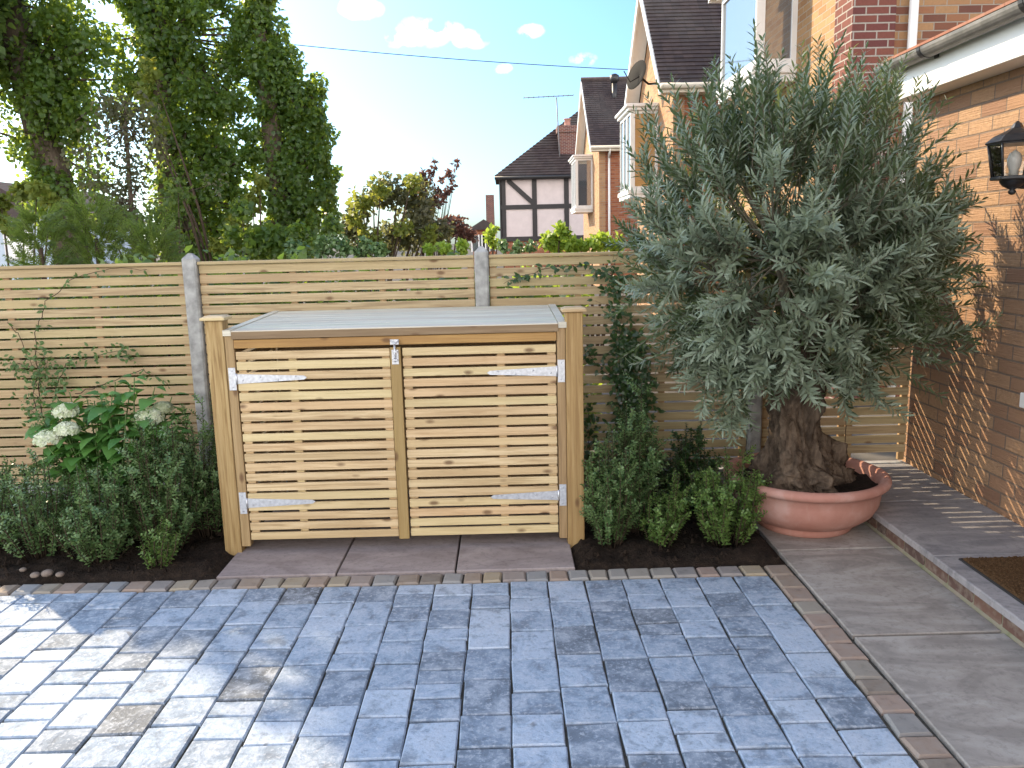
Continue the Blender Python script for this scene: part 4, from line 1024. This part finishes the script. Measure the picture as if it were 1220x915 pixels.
for j in range(nr_):         # tile courses on the slope facing us
    f0, f1 = j/nr_, (j+1)/nr_; p0, p1 = A.lerp(r1, f0), B_.lerp(r2, f0); p2, p3 = B_.lerp(r2, f1), A.lerp(r1, f1); o = Vector((0, -.05, .04))
    n_ = 40
    for i in range(n_):
        b.add([p0.lerp(p1, i/n_)+o, p0.lerp(p1, (i+1)/n_)+o, p3.lerp(p2, (i+1)/n_)+o*.2, p3.lerp(p2, i/n_)+o*.2, p0.lerp(p1, i/n_), p0.lerp(p1, (i+1)/n_)], [(0, 1, 2, 3), (4, 5, 1, 0)])
rf = b.build('roof', M['tile_dark'], td)
b = MB(); b.tube([A+Vector((0, -.1, -.1)), B_+Vector((0, -.1, -.1))], .09, 8); b.build('gutter', M['black'], td)
ca = at(666, 195, TY+.6); cb_ = at(692, 149, TY+.6)
b = MB(); b.box(ca.x, cb_.x, TY+.6, TY+1.7, ca.z, cb_.z); b.box(ca.x-.08, cb_.x+.08, TY+.52, TY+1.78, cb_.z-.35, cb_.z+.0); ch = b.build('chimney', M['brick_dark'], rf)
b = MB(); p = at(676, 149, TY+1.1); b.lathe([(.19, -.05), (.22, 0), (.17, .05), (.16, .35), (.2, .38), (.2, .42), (.0, .42)], (p.x, p.y, cb_.z), 14); b.build('chimney_pot', M['terracotta'], ch)
b = MB(); b.box(ca.x-.2, cb_.x+.1, TY+.35, TY+.58, ca.z-.2, ca.z+.1); b.build('flashing', M['lead'], rf)
b = MB(); p0 = at(667, 190, TY+.5); p1 = at(663, 116, TY+.5); b.tube([p0, p1], .035, 6); p2 = at(624, 116.5, TY+.5); p3 = at(683, 113.5, TY+.5); b.tube([p2, p3], .025, 6)
for k in range(11): q = p2.lerp(p3, k/10); b.tube([q+Vector((0, -.35, 0)), q+Vector((0, .35, 0))], .012, 4)
b.build('aerial', M['grey'], td)
# far houses beyond
def small_house(px0, px1, pye, pyr, Y, label, mat, chim=None):
    a = at(px0, pye, Y); c = at(px1, pyr, Y); t = thing('house', label, 'house', (a.x, Y, 0))
    b = MB(); b.box(a.x, c.x, Y, Y+8, -.05, a.z); b.build('wall', M[mat], t)
    xm = (a.x+c.x)/2; b = MB(); b.prism([(a.x-.4, a.z), (c.x+.4, a.z), (xm, c.z)], 1, Y-.35, Y+8.3); r_ = b.build('roof', M['tile_dark'], t)
    b = MB()
    for fx in (.25, .7):
        b = MB(); b.box(a.x+(c.x-a.x)*fx-.5, a.x+(c.x-a.x)*fx+.5, Y-.04, Y-.004, a.z-1.6, a.z-.4); w_ = b.build('window', M['pane'], t); b = MB()
        xc = a.x+(c.x-a.x)*fx
        for xx in (-.54, 0, .5): b.box(xc+xx-.03, xc+xx+.07, Y-.07, Y-.041, a.z-1.64, a.z-.36)
        b.build('window_frame', M['white'], w_)
    if chim: q = at(*chim, Y+2); b = MB(); b.box(q.x-.62, q.x+.02, Y+2, Y+3, a.z-1, q.z); b.build('chimney', M['brick_dark'], r_)
    return t
small_house(563, 590, 274, 261, 62, 'small far brick house seen between the bronze bush and the half timbered house', 'brick_red_side', (588, 232))
small_house(-60, 48, 262, 214, 32, 'pale house across the road behind the yellow green branches', 'paleblue')

# overhead cable
b = MB(); A = at(120, 26, 17.0); B_ = at(748, 83, 17.2); pts = []
for k in range(41): f = k/40; p = A.lerp(B_, f); p.z -= .22*4*f*(1-f)*.5; pts.append(p)
A2 = at(-250, -30, 16.8)
b.tube([A2]+pts, .008, 5); tag(b.build('overhead_cable', M['black']), 'thin black cable crossing the sky from the trees to the second house', 'cable')

# ---------------------------------------------------------------- trees and bushes beyond the fence
def cloud(lv, c, rad, n, ll, lw, hang=.5, shell=.55, tb=None, sq=(1, 1, 1)):
    U = rng.normal(size=(n, 3)); U /= np.linalg.norm(U, axis=1, keepdims=True); q = (shell+(1-shell)*rng.random((n, 1)))
    Pn = np.array(c)+U*q*rad*np.array(sq)
    Dn = U*.7+rng.normal(size=(n, 3))*.6; Dn[:, 2] -= hang
    Nn = U*.8+rng.normal(size=(n, 3))*.5+np.array([0, 0, .4]); s_ = rng.uniform(.6, 1.25, n)
    lv.addmany(Pn, Dn, Nn, ll*s_, lw*s_, None if tb is None else np.clip(tb+rng.uniform(-.35, .35, n), 0, 1))
def trunk_tree(name, label, cat, trunk, radii, clumps, mat, ll, lw, group=None, prof='oval', bar='bark', hang=.5, extra=None, limbs_r=.03, dens=1.0, wrap=0):
    t = thing(name, label, cat, tuple(trunk[0]), group); b = MB(); tr = [Vector(p) for p in trunk]
    b.tube(tr, radii, 12); lv = Leaves()
    for (c, r_, n) in clumps:
        c = Vector(c); q = min(tr, key=lambda p: (p-c).length+abs(p.z-c.z)*.3)
        if (q-c).length > .25: b.tube([q, q.lerp(c, .5)+Vector((0, 0, -.05)), c], [limbs_r, limbs_r*.7, limbs_r*.35], 5, cap=False)
        k = random.uniform(.2, .8); cloud(lv, c, r_, int(n*dens), ll, lw, hang, .45, k, (1, 1, random.uniform(.8, 1.3)))
    if wrap:
        for a_, c_ in zip(tr, tr[1:]):
            for k in range(int((c_-a_).length/.16)):
                p = a_.lerp(c_, random.random()); cloud(lv, p+Vector((random.uniform(-.12, .12), -.1, 0)), .30, int(70*wrap), ll, lw, hang, .75, random.uniform(.1, .7), (1, 1, 1.2))
    b.build('trunk', M[bar], t); lv.build('crown', M[mat], t, prof, .2); return t
def column_clumps(x, y, z0, z1, rw, n, per, side=0, sl=0):
    out = []
    for i in range(n):
        z = z0+(z1-z0)*(i+random.random())/n; a = random.random()*6.283; q = rw*random.uniform(.25, .85)
        out.append((Vector((x+math.cos(a)*q+side*random.random()*.3+sl*(z-z0), y+math.sin(a)*q, z)), random.uniform(.22, .42)*rw/.7, per))
    return out
TYD = 13.0
TG = 'ivy clad trees beyond the fence'
def tx(px, py=250): return at(px, py, TYD).x
# tree 1 (left, big leaning trunk)
x1_ = tx(78); cl_ = column_clumps(x1_, TYD, 2.0, 5.2, .6, 42, 150)
cl_ += column_clumps(tx(45), TYD-.2, 3.4, 5.6, .85, 18, 150)+column_clumps(tx(125), TYD-.3, 3.6, 6, .7, 22, 140)
trunk_tree('tree', 'leftmost ivy clad tree with a thick leaning bare trunk at the top', 'tree', [(x1_+.05, TYD, -.1), (x1_, TYD, 2.2), (tx(62), TYD, 3.4), (tx(30, 60), TYD, 4.4), (tx(5, 0), TYD, 5.6), (tx(-10), TYD, 8)], [.3, .26, .24, .26, .25, .15], cl_, 'ivy', .08, .058, TG, dens=1.5)
x2_ = tx(215); cl_ = column_clumps(tx(248), TYD, 1.2, 5.7, .62, 80, 150)+column_clumps(tx(190), TYD, 3.8, 5.7, .48, 20, 140)+column_clumps(tx(290), TYD-.1, 2.2, 5.6, .34, 22, 120)
trunk_tree('tree', 'middle ivy clad tree with the densest dark column of leaves', 'tree', [(x2_, TYD, -.1), (tx(205), TYD, 2.6), (tx(212), TYD, 5.0), (tx(215), TYD, 5.6)], [.22, .19, .15, .1], cl_, 'ivy', .078, .056, TG, dens=1.5, wrap=1.2)
x3_ = tx(340); cl_ = column_clumps(tx(343), TYD, 1.2, 4.6, .42, 54, 140)+column_clumps(tx(326), TYD, 4.0, 5.8, .36, 28, 130)+column_clumps(tx(378), TYD, 1.9, 4.2, .36, 32, 140)
trunk_tree('tree', 'rightmost ivy clad tree standing against the open sky', 'tree', [(x3_, TYD, -.1), (tx(333), TYD, 2.6), (tx(328), TYD, 4.4), (tx(322), TYD, 5.5)], [.2, .17, .13, .08], cl_, 'ivy', .075, .055, TG, dens=1.5, wrap=1.3)
# taller crowns out of the picture to the left that shade the drive
SH = [(-8.38, 11.4, 1.0), (-8.1, 12.0, .95)]
for i, (x, y, r_) in enumerate(SH):
    cl_ = []
    for k in range(120):
        a = random.random()*6.283; q = r_*math.sqrt(random.random()); cl_.append((Vector((x+math.cos(a)*q, y+math.sin(a)*q, random.uniform(4.4, 10.2))), random.uniform(.4, .6), 240))
    trunk_tree('tree', ['tall spreading tree outside the left edge of the view, shading the drive', 'tall spreading tree rising above the leftmost ivy clad trunk'][i], 'tree', [(x, y, -.1), (x, y, 5), (x, y, 9)], [.25, .2, .08], cl_, 'midgreen', .13, .10, 'shade trees left of the view')

# sapling between tree 1 and 2
cl_ = []
for k in range(80): px = 150+random.gauss(0, 27); py = random.uniform(115, 300); cl_.append((at(px, py, 10.6), .17, 34))
trunk_tree('sapling', 'thin pale sapling with sparse leaves between two ivy clad trees', 'tree', [at(158, 320, 10.6)-Vector((0, 0, 1.5)), at(156, 240, 10.6), at(150, 150, 10.6), at(148, 120, 10.6)], [.035, .03, .02, .008], cl_, 'greypurple', .06, .035, limbs_r=.008)
# conifer hedge bushes
def conifer(px0, px1, pyt, Y, label, n, mat='conifer'):
    a, c = at(px0, 310, Y), at(px1, 310, Y); xm, rw = (a.x+c.x)/2, (c.x-a.x)/2; zt = at((px0+px1)/2, pyt, Y).z
    t = thing('conifer_bush', label, 'conifer', (xm, Y, -.07), 'conifer bushes behind the fence'); lv = Leaves(); st = MB()
    st.tube([(xm, Y, -.1), (xm, Y, zt*.8)], [.05, .02], 6)
    for i in range(n):
        z = random.uniform(.9, zt) if random.random() < .85 else random.uniform(.2, .9); k = max(.1, 1-((z-.3)/(zt-.1))**3*.75); a_ = random.random()*6.283; q = rw*k*math.sqrt(random.uniform(.35, 1))
        p = Vector((xm+math.cos(a_)*q*.75, Y+math.sin(a_)*q*.6, z-.15)); d = (Vector((math.cos(a_)*.8, math.sin(a_)*.7, random.uniform(.1, .9)))+rvec()*.55).normalized(); L = random.uniform(.13, .26)
        e = p+d*L; st.tube([p, e], [.0022, .001], 3, cap=False); tb = random.random()
        u = d.orthogonal().normalized(); w_ = d.cross(u)
        for k2 in range(11):
            f = k2/11; pp = p.lerp(e, f)
            for s in (-1, 1):
                aa = random.uniform(-.5, .5); sd = (u*math.cos(aa)+w_*math.sin(aa))*s
                lv.add(pp, sd*.8+d*.7+Vector((0, 0, -.1)), w_+rvec()*.4, .052*(1-.5*f)*random.uniform(.7, 1.2), .014, min(1, max(0, tb+random.uniform(-.2, .2))))
    st.build('stems', M['stem'], t); lv.build('foliage', M[mat], t, 'needle', .15); return t
conifer(5, 95, 238, 7.6, 'feathery conifer bush behind the fence at its left end', 420)
conifer(70, 165, 226, 7.9, 'tallest feathery conifer bush peeping over the fence below the sapling', 480)
conifer(135, 232, 252, 7.7, 'lower conifer bush beside the left concrete fence post', 400)
def bush(label, blobs, Y, mat, ll, lw, name='bush', cat='bush', group='bushes beyond the fence', prof='oval', dens=1.0, hang=.1, stem=1.0):
    """blobs: px, py, radius in px, leaves"""
    c0 = at(blobs[0][0], 300, Y); t = thing(name, label, cat, (c0.x, Y, -.07), group); lv = Leaves(); st = MB(); s_ = Y/F
    for (px, py, r_, n) in blobs:
        c = at(px, py, Y); dy = random.uniform(-.5, .5)*r_*s_; c.y += dy
        for k in range(5): u = rvec(); cloud(lv, c+u*r_*s_*.55, r_*s_*random.uniform(.4, .62), int(n*dens/5), ll, lw, hang, .3, random.uniform(.2, .8))
        st.tube([(c0.x+(c.x-c0.x)*.3, Y, -.1), (c0.x+(c.x-c0.x)*.6, Y+dy*.5, c.z*.55), c], [.04*Y/14*stem, .022*Y/14*stem, .006*Y/14*stem], 5)
    st.build('stems', M['stem'], t); lv.build('foliage', M[mat], t, prof, .2); return t
bush('round green and brown bush in front of the bright sky, centre of the hedge line', [(445, 235, 26, 700), (475, 225, 24, 700), (505, 235, 26, 700), (430, 260, 26, 700), (470, 262, 32, 900), (512, 265, 28, 800), (450, 290, 30, 700), (495, 290, 30, 700), (525, 285, 20, 300), (420, 285, 20, 400)], 15, 'greypurple', .10, .06, dens=.62)
bush('yellow green leaves of the shrub in front of the round brown bush', [(432, 235, 14, 160), (455, 222, 14, 160), (490, 218, 12, 130), (425, 265, 15, 160), (440, 285, 16, 160), (480, 275, 12, 110), (512, 282, 12, 120)], 14.4, 'yellowgreen', .10, .06)
wl = []
for (xa, ya, xb, yb_) in ((500, 250, 518, 192), (508, 245, 548, 192), (515, 245, 540, 222), (503, 235, 505, 205)):
    for k in range(11): f = k/10; wl.append((xa+(xb-xa)*f+random.gauss(0, 2.5), ya+(yb_-ya)*f+random.gauss(0, 2), random.uniform(2.5, 6)*(1.25-.6*f), int(30*(1.2-.7*f))))
bush('wispy purple branches leaning right above the round brown bush', wl, 15.6, 'bronze', .085, .045, stem=.3)
bush('low bronze purple bush right of the round brown bush', [(528, 275, 16, 260), (545, 270, 14, 230), (556, 280, 12, 180), (537, 262, 8, 80)], 19, 'bronze', .12, .07)
bush('blue green low bush just above the fence in the middle', [(405, 292, 15, 260), (430, 296, 13, 240), (455, 297, 12, 200), (385, 295, 14, 240), (355, 298, 14, 240)], 9.5, 'shrub', .06, .04)
bush('lime green low growth along the fence top beside the middle post', [(530, 298, 9, 120), (550, 297, 10, 140), (512, 299, 7, 90)], 9.5, 'lime', .06, .04)
bush('small bright sprig beside the half timbered house wall', [(582, 282, 6, 50), (588, 275, 5, 40), (592, 292, 8, 80)], 20, 'lime', .14, .08)
bush('bright lime shrub in front of the half timbered house', [(655, 287, 11, 200), (668, 280, 11, 220), (680, 290, 10, 180), (662, 293, 12, 160), (667, 272, 6, 60)], 12, 'lime', .09, .055)
bush('second lime shrub lower and further right towards the olive', [(705, 290, 11, 200), (722, 286, 10, 180), (692, 292, 8, 130), (738, 290, 9, 130)], 12, 'lime', .09, .055)
bush('dark green low bush behind the middle concrete post', [(600, 294, 8, 130), (615, 296, 8, 130), (632, 295, 8, 120)], 11, 'shrub', .06, .04)
bush('ivy undergrowth at the foot of the rightmost ivy clad tree', [(300, 285, 22, 420), (330, 285, 22, 420), (270, 280, 20, 320), (365, 282, 18, 320), (395, 270, 13, 160), (290, 255, 16, 200), (310, 300, 20, 200)], 10.8, 'ivy', .085, .062)
bush('backlit yellow leaves between the middle and rightmost ivy clad trees', [(300, 240, 14, 130), (285, 265, 14, 130), (310, 215, 10, 80), (265, 292, 12, 90), (170, 115, 16, 120), (180, 85, 14, 100), (185, 150, 12, 90)], 11.9, 'yellowgreen', .09, .065)
bush('yellow green broad leaves at the left end above the fence', [(5, 240, 14, 110), (25, 232, 12, 100), (8, 270, 14, 120), (45, 225, 10, 70), (60, 240, 10, 80), (-10, 255, 16, 100)], 9.2, 'yellowgreen', .085, .065)
bush('mixed green shrubs filling the gap under the sapling', [(200, 255, 22, 260), (180, 280, 24, 280), (215, 230, 18, 160), (150, 262, 20, 160), (120, 245, 18, 120)], 9.8, 'midgreen', .065, .04, dens=.9)

t = thing('hedge', 'dark low hedge just behind the fence, added to darken the gaps between the slats', 'hedge', (-1.6, 5.95, -.07)); lv = Leaves(); st = MB()
for k in range(150):  # leaf mass put in to make the gaps between the slats dark
    c = Vector((random.uniform(-4.2, .45), random.uniform(5.75, 6.2), random.uniform(.1, 1.36))); cloud(lv, c, .34, 170, .075, .055, .1, .3, random.random())
    st.tube([(c.x, 5.95, -.1), (c.x+.05, c.y, c.z)], [.02, .006], 5)
st.build('stems', M['stem'], t); lv.build('foliage', M['ivy'], t, 'oval', .2)
